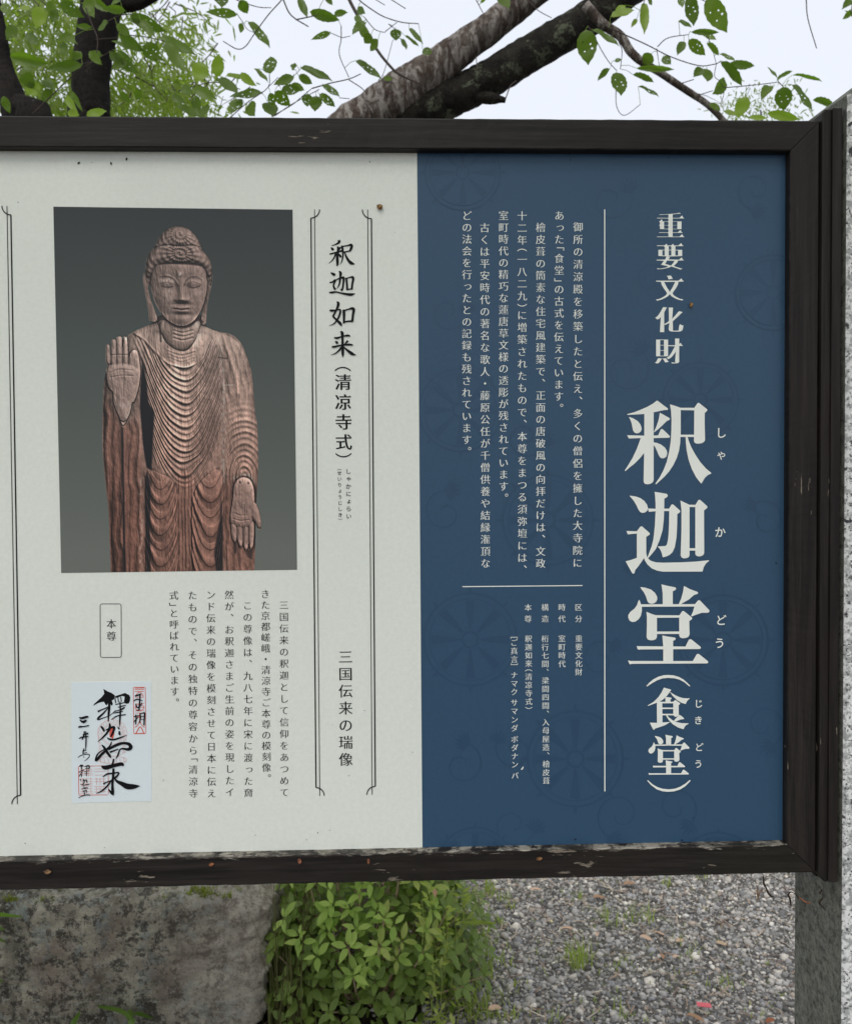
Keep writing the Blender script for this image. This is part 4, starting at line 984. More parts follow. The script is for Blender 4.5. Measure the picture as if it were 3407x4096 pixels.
# pebbles, a joined mass of real stones
def ico():
    p = (1+5**.5)/2; v = [(-1, p, 0), (1, p, 0), (-1, -p, 0), (1, -p, 0), (0, -1, p), (0, 1, p), (0, -1, -p), (0, 1, -p), (p, 0, -1), (p, 0, 1), (-p, 0, -1), (-p, 0, 1)]
    f = [(0, 11, 5), (0, 5, 1), (0, 1, 7), (0, 7, 10), (0, 10, 11), (1, 5, 9), (5, 11, 4), (11, 10, 2), (10, 7, 6), (7, 1, 8), (3, 9, 4), (3, 4, 2), (3, 2, 6), (3, 6, 8), (3, 8, 9), (4, 9, 5), (2, 4, 11), (6, 2, 10), (8, 6, 7), (9, 8, 1)]
    v = np.array(v, float); return v/np.linalg.norm(v[0]), np.array(f)
IV, IF = ico()
def scatter_mesh(name, BV, BF, n, pos, size, cols, mat, flat=(.45, .8), tilt=.5, smooth=False, seed=1, stretch=(.7, 1.4), jit=.28):
    r = np.random.RandomState(seed); nb = len(BV)
    v = BV[None]*(1+r.uniform(-jit, jit, (n, nb, 1)))
    sc = np.stack([r.uniform(*stretch, n), np.ones(n), r.uniform(*flat, n)], 1)*size[:, None]; v = v*sc[:, None]
    a = r.uniform(0, 6.283, n); tx = r.normal(0, tilt, n)
    y, z = v[..., 1]*np.cos(tx)[:, None]-v[..., 2]*np.sin(tx)[:, None], v[..., 1]*np.sin(tx)[:, None]+v[..., 2]*np.cos(tx)[:, None]
    x = v[..., 0]*np.cos(a)[:, None]-y*np.sin(a)[:, None]; y2 = v[..., 0]*np.sin(a)[:, None]+y*np.cos(a)[:, None]
    P = np.stack([x, y2, z], -1)+pos[:, None]
    Fs = (BF[None]+(np.arange(n)*nb)[:, None, None]).reshape(-1, BF.shape[1])
    me = bpy.data.meshes.new(name); nv = n*nb; nf = len(Fs); k = BF.shape[1]
    me.vertices.add(nv); me.vertices.foreach_set('co', P.reshape(-1).astype(np.float32))
    me.loops.add(nf*k); me.loops.foreach_set('vertex_index', Fs.reshape(-1).astype(np.int32))
    me.polygons.add(nf); me.polygons.foreach_set('loop_start', (np.arange(nf)*k).astype(np.int32))
    me.update(calc_edges=True); me.validate()
    if cols is not None:
        ca = me.color_attributes.new('tint', 'FLOAT_COLOR', 'POINT')
        ca.data.foreach_set('color', np.repeat(np.concatenate([cols, np.ones((n, 1))], 1), nb, 0).reshape(-1).astype(np.float32))
    if smooth: me.polygons.foreach_set('use_smooth', [True]*nf)
    me.materials.append(mat); return link(bpy.data.objects.new(name, me))
def tint_mat(name, rough=.85):
    t = NT(name, rough, .25); c = t.attr('tint'); return t.col(t.mix(t.ramp(t.noise(220, 3), (.3, .35), (.7, 0.)), c, (.05, .045, .04))).m
M['pebble'] = tint_mat('pebble stone')
r = np.random.RandomState(11); n = 72000
px_ = np.where(r.rand(n) < .82, r.uniform(-.75, 1.6, n), r.uniform(-2.5, 3.0, n)); py_ = np.where(r.rand(n) < .9, r.uniform(.35, 2.6, n), r.uniform(-1.0, 4.5, n))
keep_ = ~((px_ < -.02-.10*np.sin(py_*5)) & (py_ > .95) & (py_ < 2.3) & (r.rand(n) < .96)); px_, py_ = px_[keep_], py_[keep_]; n = len(px_)
sz = np.exp(r.normal(math.log(.0044), .45, n)).clip(.0022, .016)
pos = np.stack([px_, py_, np.array([gz(a, b) for a, b in zip(px_, py_)])+sz*.25], 1)
pal = np.array([(.23, .225, .22), (.33, .32, .30), (.43, .41, .385), (.53, .49, .44), (.65, .60, .52), (.82, .77, .68), (.46, .38, .31), (.13, .125, .12), (.34, .335, .335)])
cols = pal[r.choice(9, n, p=[.15, .19, .19, .15, .10, .05, .05, .05, .07])]*r.uniform(.75, 1.25, (n, 1))
tag(scatter_mesh('gravel', IV, IF, n, pos, sz, cols, M['pebble']), kind='stuff')
# soil by boulder and shrub, coloured dark to stand in for shade too
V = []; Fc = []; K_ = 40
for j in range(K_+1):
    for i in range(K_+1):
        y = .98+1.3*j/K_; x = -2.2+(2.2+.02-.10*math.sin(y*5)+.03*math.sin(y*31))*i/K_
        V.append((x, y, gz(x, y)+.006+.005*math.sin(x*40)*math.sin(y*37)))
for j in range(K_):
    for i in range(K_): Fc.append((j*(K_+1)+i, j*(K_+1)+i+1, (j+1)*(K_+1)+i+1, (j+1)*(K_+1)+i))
t = NT('soil and shade bed', .95, .1); sn = t.noise(60, 6, .8); t.col(t.ramp(sn, (.35, (.012, .010, .007)), (.6, (.05, .04, .028)), (.75, (.13, .10, .07)))).bump(sn, 1., .01)
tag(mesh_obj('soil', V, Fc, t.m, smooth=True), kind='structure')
# straw, chips and twigs lying in the gravel
bx = np.array([(-1, -.12, 0), (1, -.10, 0), (1, .10, 0), (-1, .12, 0), (-1, -.1, .06), (1, -.1, .06), (1, .1, .06), (-1, .1, .06)], float)
bf = np.array([(0, 3, 2, 1), (4, 5, 6, 7), (0, 1, 5, 4), (1, 2, 6, 5), (2, 3, 7, 6), (3, 0, 4, 7)])
n = 1500; x = r.uniform(-.4, 1.6, n); y = r.uniform(1.1, 2.7, n)
pos = np.stack([x, y, np.full(n, .014)], 1); cc = np.array([(.55, .43, .32), (.42, .30, .21), (.62, .54, .42), (.25, .17, .13)])[r.choice(4, n)]*r.uniform(.7, 1.1, (n, 1))
tag(scatter_mesh('straw_litter', bx, bf, n, pos, r.uniform(.006, .022, n), cc, M['pebble'], (.6, 1), .15, seed=5, jit=.08), kind='stuff')

# ------------------------------------------------------------------ boulder
def boulder(name, c, half, label, seed, mat, res=110):
    rng = np.random.RandomState(seed); V = []; Fc = []
    bm = bmesh.new(); bmesh.ops.create_cube(bm, size=2); bmesh.ops.subdivide_edges(bm, edges=bm.edges[:], cuts=res, use_grid_fill=True)
    K = rng.normal(0, 1, (60, 3))*np.concatenate([np.full(9, 1.6), np.full(9, 4.), np.full(8, 10.), np.full(34, 30.)])[:, None]; ph = rng.rand(60)*6.28
    A = np.concatenate([np.full(9, .016), np.full(9, .010), np.full(8, .005), np.full(34, .0012)])
    P = np.array([v.co[:] for v in bm.verts]); q = 10.0
    L = (np.abs(P)**q).sum(1)**(1/q); P = P/L[:, None]
    d = (A*np.sin(P@K.T+ph)).sum(1); P = P*(1+d)[:, None]*np.array(half)
    u_ = P/np.array(half); P[:, 0] -= np.where(u_[:, 0] > 0, half[0]*(.22*np.clip(.30-u_[:, 2], 0, 1.5)**2+1.0*np.clip(u_[:, 2]-.66, 0, 1)**2.2)*np.clip(u_[:, 0], 0, 1)**3, 0)
    for v, p in zip(bm.verts, P): v.co = p
    me = bpy.data.meshes.new(name); bm.to_mesh(me); bm.free(); me.polygons.foreach_set('use_smooth', [True]*len(me.polygons)); me.materials.append(mat)
    o = link(bpy.data.objects.new(name, me)); o.location = c; tag(o, label, 'boulder'); return o
def stone_mat():
    t = NT('lichened boulder', .9, .2)
    n1 = t.noise(5.5, 6, .7, (1, 1, .8), .4); n2 = t.noise(28, 6, .8); n3 = t.noise(70, 5, .8)
    c = t.mix(t.ramp(n1, (.38, 0.), (.58, 1.)), (.16, .15, .11), (.56, .52, .40))
    c = t.mix(t.ramp(n2, (.44, .9), (.52, 0.)), c, (.07, .062, .05))
    c = t.mix(t.ramp(n3, (.54, 0.), (.61, .85)), c, (.50, .49, .42))
    c = t.mix(t.ramp(t.noise(9, 6, .8), (.55, 0.), (.60, .7)), c, (.36, .40, .37))
    c = t.mix(t.ramp(t.noise(3.5, 4, .7), (.56, 0.), (.66, .5)), c, (.16, .085, .068))
    g = t.n.new('ShaderNodeNewGeometry'); s = t.n.new('ShaderNodeSeparateXYZ'); t.l.new(g.outputs['Normal'], s.inputs[0])
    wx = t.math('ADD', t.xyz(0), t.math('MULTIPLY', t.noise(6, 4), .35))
    c = t.mix(t.ramp(wx, (.50, 0.), (.76, .7)), c, t.mix(t.ramp(n2, (.4, 0.), (.6, 1.)), (.44, .37, .29), (.74, .68, .57)))  # sunlit right flank painted in as a paler, warmer tone
    return t.col(c).bump(t.math('ADD', n2, t.math('MULTIPLY', n3, .7)), 1., .03).m
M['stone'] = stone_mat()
pr = PX(1126, 3780, 1.16); BT = PX(900, 3556, 1.10).z
bc = (pr.x-.655, 1.25, BT/2-.055)
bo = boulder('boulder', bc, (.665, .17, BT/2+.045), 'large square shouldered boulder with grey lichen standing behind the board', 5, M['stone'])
# moss on its top edge
def tuft(g, c, n, h, spread, rng, w=.0025, lean=.5):
    for _ in range(n):
        b = Vector(c)+Vector((rng.uniform(-spread, spread), rng.uniform(-spread, spread), 0)); a = rng.uniform(0, 6.28); L = h*rng.uniform(.5, 1.2); le = rng.uniform(0, lean)
        d = Vector((math.cos(a), math.sin(a), 0)); s_ = Vector((-d.y, d.x, 0))*w; pts = [b+d*(L*le*t*t)+Vector((0, 0, L*t*(1-.25*le*t))) for t in (0, .35, .7, 1)]
        V = []
        for q, p in zip((1, .9, .6, 0.08), pts): V += [p-s_*q, p+s_*q]
        g.add(V, [(0, 1, 3, 2), (2, 3, 5, 4), (4, 5, 7, 6)])
rng = random.Random(2); g = G()
for i in range(190):
    x, y = rng.choice([(660, 20), (715, 30), (800, 18), (860, 24), (190, 20), (40, 14)]) if rng.random() < .85 else (rng.uniform(0, 1000), 30)
    p = PX(x+rng.gauss(0, y), 3574, 1.10+rng.random()*.04); tuft(g, (p.x, p.y, BT-.022+rng.uniform(-.008, .004)), 5, .014, .006, rng, .0016, 1.2)
o = g.obj('moss', M['moss']); o['kind'] = 'stuff'; keep(o, bo)

# ------------------------------------------------------------------ leaves (shared shapes)
def leaf_mesh(name, mat, W=.5, tip=.18, holes=(), fold=.18, curl=.10, n=9, ser=.0, mid=.42):
    """blade from (0,0,0) to (1,0,0), width W, folded along the midrib"""
    def hw(t):
        return W*.5*(math.sin(math.pi*min(1, t**(math.log(.5)/math.log(mid))))**.82*(1 if t < .8 else 1-(t-.8)*tip*3))
    ts = [i/n for i in range(n+1)]; up = [(t, max(hw(t), .004)+(ser if i % 2 else -ser)*(0 < i < n)) for i, t in enumerate(ts)]
    Z = lambda x, y: fold*abs(y)-curl*(x-.3)**2+.03*math.sin(9*x+4*y)
    if not holes:
        V = []; Fc = []
        for x, h in up:
            for y in (-h, -h*.5, 0, h*.5, h): V.append((x, y, Z(x, y)))
        for i in range(n):
            for k in range(4): Fc.append((i*5+k, i*5+k+1, (i+1)*5+k+1, (i+1)*5+k))
    else:
        cs = [[(x, -h) for x, h in up]+[(x, h) for x, h in reversed(up)]]
        for hx, hy, hr in holes: cs.append([(hx+hr*math.cos(-a), hy+hr*math.sin(-a)) for a in [j*math.pi/3.5 for j in range(7)]])
        Q, Fc = fill(cs); V = [(x, y, Z(x, y)) for x, y in Q]
    me = bpy.data.meshes.new(name); me.from_pydata(V, [], Fc); me.polygons.foreach_set('use_smooth', [True]*len(me.polygons)); me.materials.append(mat); return me
LM = {}
for k_, m_ in (('g', M['leaf']), ('y', M['leaf_y'])):
    LM[k_] = [leaf_mesh('leaf', m_, .52, .3, ser=.008, n=11), leaf_mesh('leaf', m_, .5, .3, ser=.008, n=11, holes=((.42, .09, .022), (.55, .12, .028), (.6, -.06, .02), (.35, -.1, .018))),
              leaf_mesh('leaf', m_, .54, .35, ser=.01, n=11, holes=((.5, .08, .035), (.44, .12, .02), (.62, -.08, .03), (.7, .03, .02), (.3, -.12, .02), (.56, -.14, .024))), leaf_mesh('leaf', m_, .5, .2, ser=.012, n=11, fold=.5)]
def place_leaf(me, parent, base, tip, width, normal, name='leaf'):
    d = tip-base; L = d.length; x = d/L; z = (normal-x*normal.dot(x)).normalized(); y = z.cross(x)
    o = bpy.data.objects.new(name, me); COL.objects.link(o); o.parent = parent
    sy = width/.52; m = Matrix(((x.x*L, y.x*sy, z.x*L, base.x), (x.y*L, y.y*sy, z.y*L, base.y), (x.z*L, y.z*sy, z.z*L, base.z), (0, 0, 0, 1)))
    o.matrix_parent_inverse = Matrix.Translation(-Vector(parent.location)); o.matrix_basis = m; return o

def blades(pos, L, W, dirs, nrms):
    """many narrow leaves as one vertex array"""
    d = dirs/np.linalg.norm(dirs, axis=1)[:, None]; s_ = np.cross(nrms, d); s_ /= np.linalg.norm(s_, axis=1)[:, None]; u_ = np.cross(d, s_)
    T = [(0, 0), (.3, 1), (.7, .75), (1, 0)]; V = []
    for t, w in T:
        c = pos+d*(L*t)[:, None]-u_*(L*.16*t*t)[:, None]
        if w == 0: V.append(c)
        else: V += [c-s_*(W*.5*w)[:, None], c+s_*(W*.5*w)[:, None]]
    V = np.stack(V, 1); n = len(pos)       # 0 base,1,2 | 3,4 | 5 tip
    F3 = np.array([(0, 1, 2), (1, 3, 4), (1, 4, 2), (3, 5, 4)]); Fs = (F3[None]+(np.arange(n)*6)[:, None, None]).reshape(-1, 3)
    return V.reshape(-1, 3), Fs
def tri_obj(name, V, Fs, mat):
    me = bpy.data.meshes.new(name); nf = len(Fs); me.vertices.add(len(V)); me.vertices.foreach_set('co', V.reshape(-1).astype(np.float32))
    me.loops.add(nf*3); me.loops.foreach_set('vertex_index', Fs.reshape(-1).astype(np.int32)); me.polygons.add(nf); me.polygons.foreach_set('loop_start', (np.arange(nf)*3).astype(np.int32))
    me.update(calc_edges=True); me.materials.append(mat); return link(bpy.data.objects.new(name, me))
# ------------------------------------------------------------------ cherry tree behind the board
I1 = lambda p: (p[0]*.6869, p[1]*.6869); I2 = lambda p: (1100+p[0]*.6869, p[1]*.6869); I3 = lambda p: (2200+p[0]*.6909, p[1]*.6909)
TY = 2.5
root = PX(1180, 2000, TY+.1); cherry = empty('cherry_tree', (root.x, root.y, 0))
tag(cherry, 'leaning cherry tree with a pale and a dark mossy limb above the navy panel', 'tree')
def limb(pts, Y0, name, m, parent, org=None, seg=20, rough=.05, dY=0., seed=1, n=8):
    S = spline(pts, n); P = []; R = []
    for i, (x, y, w) in enumerate(S):
        Y = Y0+dY*i/len(S); P.append(PX(x, y, Y)); R.append(max(w, 1)*.5*(Y-CAM.y)/F_PX)
    g = G(); g.tube(P, R, seg, True, rough, seed); o = g.obj(name, m, None, True); keep(o, parent); return o
def sweep(name, P, R, m, parent, seg=18, rough=.05, seed=1):
    g = G(); g.tube(P, R, seg, True, rough, seed); o = g.obj(name, m, None, True); keep(o, parent); return o
foot = Vector((root.x-.25, root.y+.1, -.05)); cr = PX(1480, 560, TY)
tp = [foot, foot+Vector((.03, 0, .5)), Vector((root.x-.1, root.y, 1.3)), Vector((root.x+.05, root.y, 1.9)), cr-Vector((.12, 0, .12)), cr]
sp = [Vector(v) for v in spline([tuple(v) for v in tp], 8)]
sweep('trunk', sp, [.19-.085*(i/len(sp))+.09*max(0, 1-i/6) for i in range(len(sp))], M['bark_dark'], cherry, 24, .06, 3)
limb([(1330, 650, 190), (1400, 540, 200), (1520, 440, 180), (1640, 350, 165), (1760, 262, 140), (1900, 155, 118), (2080, 18, 108), (2250, -110, 95), (2500, -300, 70)], TY, 'limb', M['bark_light'], cherry, seed=5, rough=.045, n=10)
limb([(1400, 620, 200), (1520, 500, 200), (1660, 450, 175), (1780, 400, 152), (1900, 345, 140), (2080, 240, 138), (2300, 108, 134), (2480, -15, 128), (2700, -170, 110), (3000, -420, 80)], TY+.05, 'limb', M['bark_dark'], cherry, seed=8, rough=.06, n=10)
limb([(1900, 385, 50), (1960, 392, 48), (2005, 398, 26), (2022, 402, 20)], TY+.02, 'snag', M['bark_dark'], cherry, seg=10)
limb([(2340, 20, 40), (2410, 96, 38), (2480, 145, 36), (2520, 205, 33), (2570, 250, 31), (2640, 292, 28), (2760, 372, 26), (2830, 420, 24), (2890, 480, 23), (2960, 560, 20)], TY-.35, 'branch', M['bark_light'], cherry, seg=12)
limb([(1385, -30, 13), (1410, 25, 13), (1470, 130, 12), (1512, 205, 11), (1570, 275, 10), (1612, 305, 9), (1690, 340, 5)], TY-.25, 'branch', M['twig'], cherry, seg=8)
TW = [(I1, [(190, 665), (300, 560), (450, 420), (560, 350), (660, 290)], 5), (I1, [(490, 20), (540, 150), (570, 230), (560, 340)], 5), (I1, [(1340, 685), (1450, 590), (1560, 510), (1570, 425)], 4), (I1, [(1270, 670), (1300, 560)], 3), (I1, [(1560, 510), (1620, 450)], 3), (I1, [(1600, 675), (1680, 620), (1747, 580), (1860, 520)], 4),
 (I1, [(1680, -60), (1640, 0), (1560, 90), (1480, 200), (1430, 270), (1380, 285), (1300, 240)], 5), (I1, [(1340, -30), (1380, 0), (1500, 40), (1580, 45)], 4), (I1, [(1380, 80), (1415, 130), (1440, 170), (1480, 190)], 3),
 (I1, [(700, 200), (850, 215), (960, 240)], 4), (I1, [(620, 130), (700, 90), (800, 80)], 4), (I1, [(1040, 530), (1140, 500), (1260, 480), (1400, 520)], 4), (I1, [(560, 230), (690, 220)], 4), (I1, [(360, 360), (480, 370), (560, 350)], 3),
 (I2, [(30, -50), (50, 0), (80, 70), (120, 110), (195, 155)], 6), (I2, [(120, 115), (240, 90)], 5), (I2, [(470, -40), (490, 0), (570, 60), (640, 100), (740, 130), (835, 138)], 5), (I2, [(640, 185), (710, 130)], 3.5), (I2, [(520, 100), (580, 170), (640, 190)], 3.5), (I2, [(570, -15), (590, 0), (640, 30)], 3.5), (I2, [(650, -20), (680, 0), (760, 50)], 4),
 (I2, [(385, 150), (385, 230), (375, 320), (430, 450)], 4), (I2, [(390, 220), (320, 190)], 3), (I2, [(390, 220), (440, 210)], 3), (I2, [(215, 515), (320, 485), (430, 460), (500, 430)], 5), (I2, [(430, 465), (500, 510), (540, 550)], 4), (I2, [(375, 570), (435, 575)], 3), (I2, [(-20, 680), (100, 610), (160, 560), (215, 515)], 4), (I2, [(600, 470), (630, 430), (660, 330), (685, 235)], 3), (I2, [(1150, -40), (1170, 0), (1210, 75)], 4), (I2, [(1440, -30), (1470, 0), (1530, 60), (1610, 105)], 4), (I2, [(1180, 410), (1175, 390), (1170, 330)], 4), (I2, [(1340, 580), (1345, 565), (1370, 500), (1405, 470)], 5), (I2, [(680, 150), (660, 140), (700, 170)], 3), (I2, [(20, 500), (110, 440), (150, 400)], 3),
 (I3, [(215, 150), (245, 190), (290, 280), (340, 360), (385, 410)], 4), (I3, [(370, 190), (400, 250), (415, 300), (405, 400)], 4), (I3, [(385, 430), (380, 520), (385, 620), (430, 668), (520, 605)], 3.5), (I3, [(340, 160), (440, 205), (560, 260), (700, 330), (860, 380), (960, 370)], 5), (I3, [(620, 270), (680, 220), (800, 200)], 4), (I3, [(615, 280), (630, 380)], 3), (I3, [(750, 485), (830, 460)], 4), (I3, [(860, 550), (940, 525)], 3.5), (I3, [(1000, 505), (1040, 505), (1200, 490), (1320, 475)], 4), (I3, [(1475, -60), (1480, 0), (1490, 110), (1540, 280)], 5), (I3, [(960, 370), (985, 355)], 4), (I3, [(1320, 475), (1345, 500)], 4), (I3, [(820, -80), (850, -20), (900, 10)], 4), (I3, [(900, 200), (930, 260), (960, 370)], 3), (I3, [(960, 370), (950, 440), (980, 470), (1000, 505)], 3), (I3, [(560, -60), (540, 20), (520, 60)], 3), (I3, [(1760, -20), (1745, 30), (1740, 80)], 4), (I3, [(985, 600), (1000, 560), (1010, 505)], 3)]
twp = []
for i, (f, pts, w) in enumerate(TW):
    Y0 = TY-.45-.25*(i % 4)/3
    q = [f(p) for p in pts]; S = spline([(a, b, w*(1-.35*j/len(q))) for j, (a, b) in enumerate(q)], 5) if len(q) > 1 else []
    P = [PX(x, y, Y0) for x, y, _ in S]; g = G(); g.tube(P, [max(c, 1.6)*.5*(Y0-CAM.y)/F_PX for *_, c in S], 6)
    o = g.obj('twig', M['twig'], None, True); keep(o, cherry); twp += [(x, y, Y0) for x, y, _ in S]
twa = np.array(twp)
LV = [(I1, (185,45,95,55,60,'y'), (240,40,215,165,75,'y'), (270,15,335,80,55,0), (350,15,490,100,75,0), (500,20,550,100,60,0), (540,0,650,70,50,0), (730,60,600,50,45,0), (535,160,440,150,32,0), (630,130,570,175,70,0), (680,140,760,210,60,0), (760,90,970,185,75,0), (740,120,870,170,60,0), (700,210,840,300,65,0), (780,290,650,235,50,0), (855,245,912,362,100,1), (930,220,1145,318,75,0), (965,250,1075,425,85,0), (680,305,805,428,80,0), (640,310,725,372,50,0), (590,330,535,298,50,0), (520,300,595,378,48,0), (470,300,430,355,70,0), (300,195,455,252,50,0), (60,330,292,372,75,0), (480,378,270,402,60,0), (130,420,200,520,80,0), (160,480,235,562,85,'y'), (260,460,312,522,60,0), (385,555,458,668,45,'y'), (420,530,482,650,32,0), (505,672,622,645,55,'y'), (395,655,462,672,45,'y'), (1190,368,1140,478,100,'y'), (1265,448,1276,312,75,'y'), (1318,440,1430,452,50,'y'), (1400,430,1492,500,48,'y'), (1272,455,1388,545,85,0), (1128,512,1262,578,60,0), (1530,542,1335,560,60,0), (1400,575,1345,662,85,2), (1452,600,1482,675,80,0), (1560,595,1592,678,90,0), (1575,540,1592,622,50,2), (1600,535,1692,615,70,2), (1575,428,1574,326,92,2), (1482,400,1562,475,42,0), (1712,450,1594,492,52,0), (1640,525,1755,520,55,2), (1712,408,1712,366,38,0), (1280,-45,1292,42,90,0), (1382,85,1198,68,52,1), (1400,0,1442,80,65,0), (1412,135,1400,192,50,0), (1448,125,1575,275,75,1), (1060,505,1122,545,55,0), (1140,560,1172,685,62,3), (1205,610,1180,692,75,0), (1030,615,1172,680,60,0), (820,520,792,582,50,0), (900,330,960,360,30,0), (20,560,60,660,50,0), (90,150,40,230,60,0), (150,200,230,260,60,0), (330,60,300,130,50,0), (300,520,250,590,50,0), (200,390,120,430,60,0), (560,0,480,40,60,0), (820,120,905,215,50,0), (430,210,330,240,50,0), (360,250,400,330,50,0), (1000,560,1080,600,45,0), (740,350,650,400,50,0), (700,540,760,600,45,0), (20,20,60,90,60,0), (700,0,650,30,40,0)),
 (I2, (140,-10,188,102,48,0), (203,68,378,118,60,0), (345,88,424,72,42,0), (322,190,212,230,36,1), (530,130,448,200,75,3), (500,150,540,235,60,0), (560,200,520,252,60,0), (600,230,553,298,60,0), (700,168,705,236,68,1), (780,165,862,255,32,0), (755,208,842,272,26,0), (735,225,766,288,36,0), (860,290,912,312,50,1), (470,352,622,458,55,1), (635,455,682,462,28,0), (150,392,335,468,55,0), (138,440,218,488,50,0), (108,445,-4,492,52,0), (90,500,172,525,55,3), (110,370,108,402,38,0), (278,495,378,562,48,2), (190,545,188,622,70,2), (240,558,232,648,78,0), (258,548,352,622,55,2), (1300,-30,1362,48,75,0), (480,50,524,78,42,0), (470,90,500,140,40,0), (300,-30,335,30,40,0), (1215,-10,1200,20,30,0)),
 (I3, (205,172,220,375,122,1), (243,172,402,264,58,0), (345,398,272,468,46,3), (382,418,412,552,115,1), (478,432,602,476,42,3), (508,500,632,558,42,2), (372,352,412,346,28,0), (350,95,488,55,65,'y'), (540,15,545,195,58,'y'), (500,110,468,158,26,'y'), (585,310,540,375,75,0), (498,395,722,402,36,0), (650,330,697,372,50,1), (742,120,818,157,30,0), (772,240,735,317,50,0), (800,230,897,320,66,1), (815,185,980,187,34,0), (870,190,962,230,42,0), (905,250,977,322,42,3), (980,312,1072,352,42,0), (1030,375,1185,380,52,0), (985,360,1112,498,66,0), (882,398,828,445,60,3), (905,398,910,472,85,0), (1012,465,940,545,85,0), (800,-30,832,150,108,1), (905,-10,1022,188,112,1), (750,-15,765,42,42,0), (1132,558,1085,685,85,'y'), (1005,640,1082,672,65,'y'), (918,605,985,642,46,0), (1272,498,1220,578,62,0), (1345,502,1352,640,100,0), (1398,490,1522,645,88,1), (1518,578,1642,610,48,0), (1310,450,1255,385,20,0), (1310,468,1405,408,34,3), (1400,435,1578,472,22,3), (1150,680,1255,685,34,'y'), (1255,655,1445,692,55,'y'), (1742,0,1688,52,48,3), (1745,60,1690,112,36,3), (1745,100,1700,60,30,0), (560,-20,590,30,50,0), (430,30,370,95,50,'y'))]
rng = random.Random(9); ptl = G()
for grp in LV:
    f = grp[0]
    for bx_, by_, tx_, ty_, w, kd in grp[1:]:
        b = f((bx_, by_)); tt = f((tx_, ty_)); d2 = (twa[:, 0]-b[0])**2+(twa[:, 1]-b[1])**2; j = int(d2.argmin()); Y0 = twa[j, 2]+rng.uniform(-.06, .06)
        P0 = PX(b[0], b[1], Y0); P1 = PX(tt[0], tt[1], Y0+rng.uniform(-.05, .03)); k_ = 'y' if kd == 'y' else 'g'; vi = 0 if kd == 'y' else kd
        nrm = Vector((rng.uniform(-.6, .6), -1, rng.uniform(-.5, .6)))
        if vi == 0 and k_ == 'g' and rng.random() < .3: vi = rng.choice([1, 3])
        place_leaf(LM[k_][vi], cherry, P0, P1, w*.69*(Y0-CAM.y)/F_PX, nrm)
        if d2[j] < 110**2:
            a = PX(twa[j, 0], twa[j, 1], twa[j, 2]); mid_ = (a+P0)/2+Vector((0, 0, .006)); ptl.tube([a, mid_, P0], [.0011, .0009, .0009], 5, False)
o = ptl.obj('leaf_stalk', M['leaf_y'], None, True); o['kind'] = 'stuff'; keep(o, cherry)

# unseen cherry foliage added out of view to shade the top of the board
r = np.random.RandomState(77); n = 2600
pos = np.stack([r.uniform(-2.6, 2.4, n), r.uniform(-1.9, .55, n), r.uniform(2.35, 3.1, n)], 1)
def in_view(p):
    v = Vector(p)-CAM; d_ = v.dot(C_D)
    return d_ > .05 and CY-F_PX*v.dot(C_U)/d_ > -260 and abs(v.dot(C_R)/d_) < .75
pos = np.array([p for p in pos if not in_view(p)]); n = len(pos)
V, Fs = blades(pos, r.uniform(.08, .13, n), r.uniform(.045, .065, n), np.stack([r.normal(0, 1, n), r.normal(0, 1, n), r.normal(-.3, .3, n)], 1), np.stack([r.normal(0, .3, n), r.normal(0, .3, n), np.ones(n)], 1))
o = tri_obj('added_shade_crown', V, Fs, M['leaf']); o['kind'] = 'stuff'; keep(o, cherry)

# ------------------------------------------------------------------ the two dark trees on the left and their fine narrow leaves
def far_tree(label, trunk, Y0, base, limbs, clouds, n, seed, mat, ll=.075):
    b = PX(*base, Y0); t_ = empty('tree', (b.x, Y0, 0)); tag(t_, label, 'tree')
    top = [PX(x, y, Y0) for x, y, _ in trunk]; P = [Vector((b.x, Y0, -.05)), Vector((b.x, Y0, .9))]+top[::1]
    R = [.13, .11]+[w*.5*(Y0-CAM.y)/F_PX for *_, w in trunk]
    S = spline([(p.x, p.y, p.z, r_) for p, r_ in zip(P, R)], 6); sweep('trunk', [Vector(s_[:3]) for s_ in S], [s_[3] for s_ in S], M['bark_far'], t_, 16, .07, seed)
    for i, L_ in enumerate(limbs): limb(L_, Y0, 'limb', M['bark_far'], t_, seg=12, rough=.07, seed=seed+i)
    r = np.random.RandomState(seed); pos = []
    for (cx, cy, sx, sy, wgt) in clouds:
        m = int(n*wgt); a = r.normal(0, 1, (m, 2)); dd = Y0+r.uniform(.25, 2.2, m)
        for (p, q), Y in zip(a, dd): pos.append(tuple(PX(cx+p*sx, cy+q*sy, Y)))
    pos = np.array(pos); m = len(pos); dirs = np.stack([r.normal(.1, .6, m), r.normal(0, .4, m), r.normal(-.55, .5, m)], 1)
    nr = np.stack([r.normal(0, .5, m), -np.ones(m), r.normal(.3, .5, m)], 1)
    V, Fs = blades(pos, r.uniform(.6, 1.2, m)*ll, r.uniform(.010, .017, m), dirs, nr)
    o = tri_obj('crown', V, Fs, mat); o['kind'] = 'stuff'; keep(o, t_)
    g = G()
    for i in range(n//45):
        p = Vector(pos[r.randint(m)]); q = p+Vector((r.normal(0, .1), 0, r.uniform(.05, .22))); g.tube([q, (p+q)/2+Vector((.02, 0, .01)), p], [.004, .003, .0015], 5, False)
    o = g.obj('branchlet', M['twig'], None, True); o['kind'] = 'stuff'; keep(o, t_); return t_
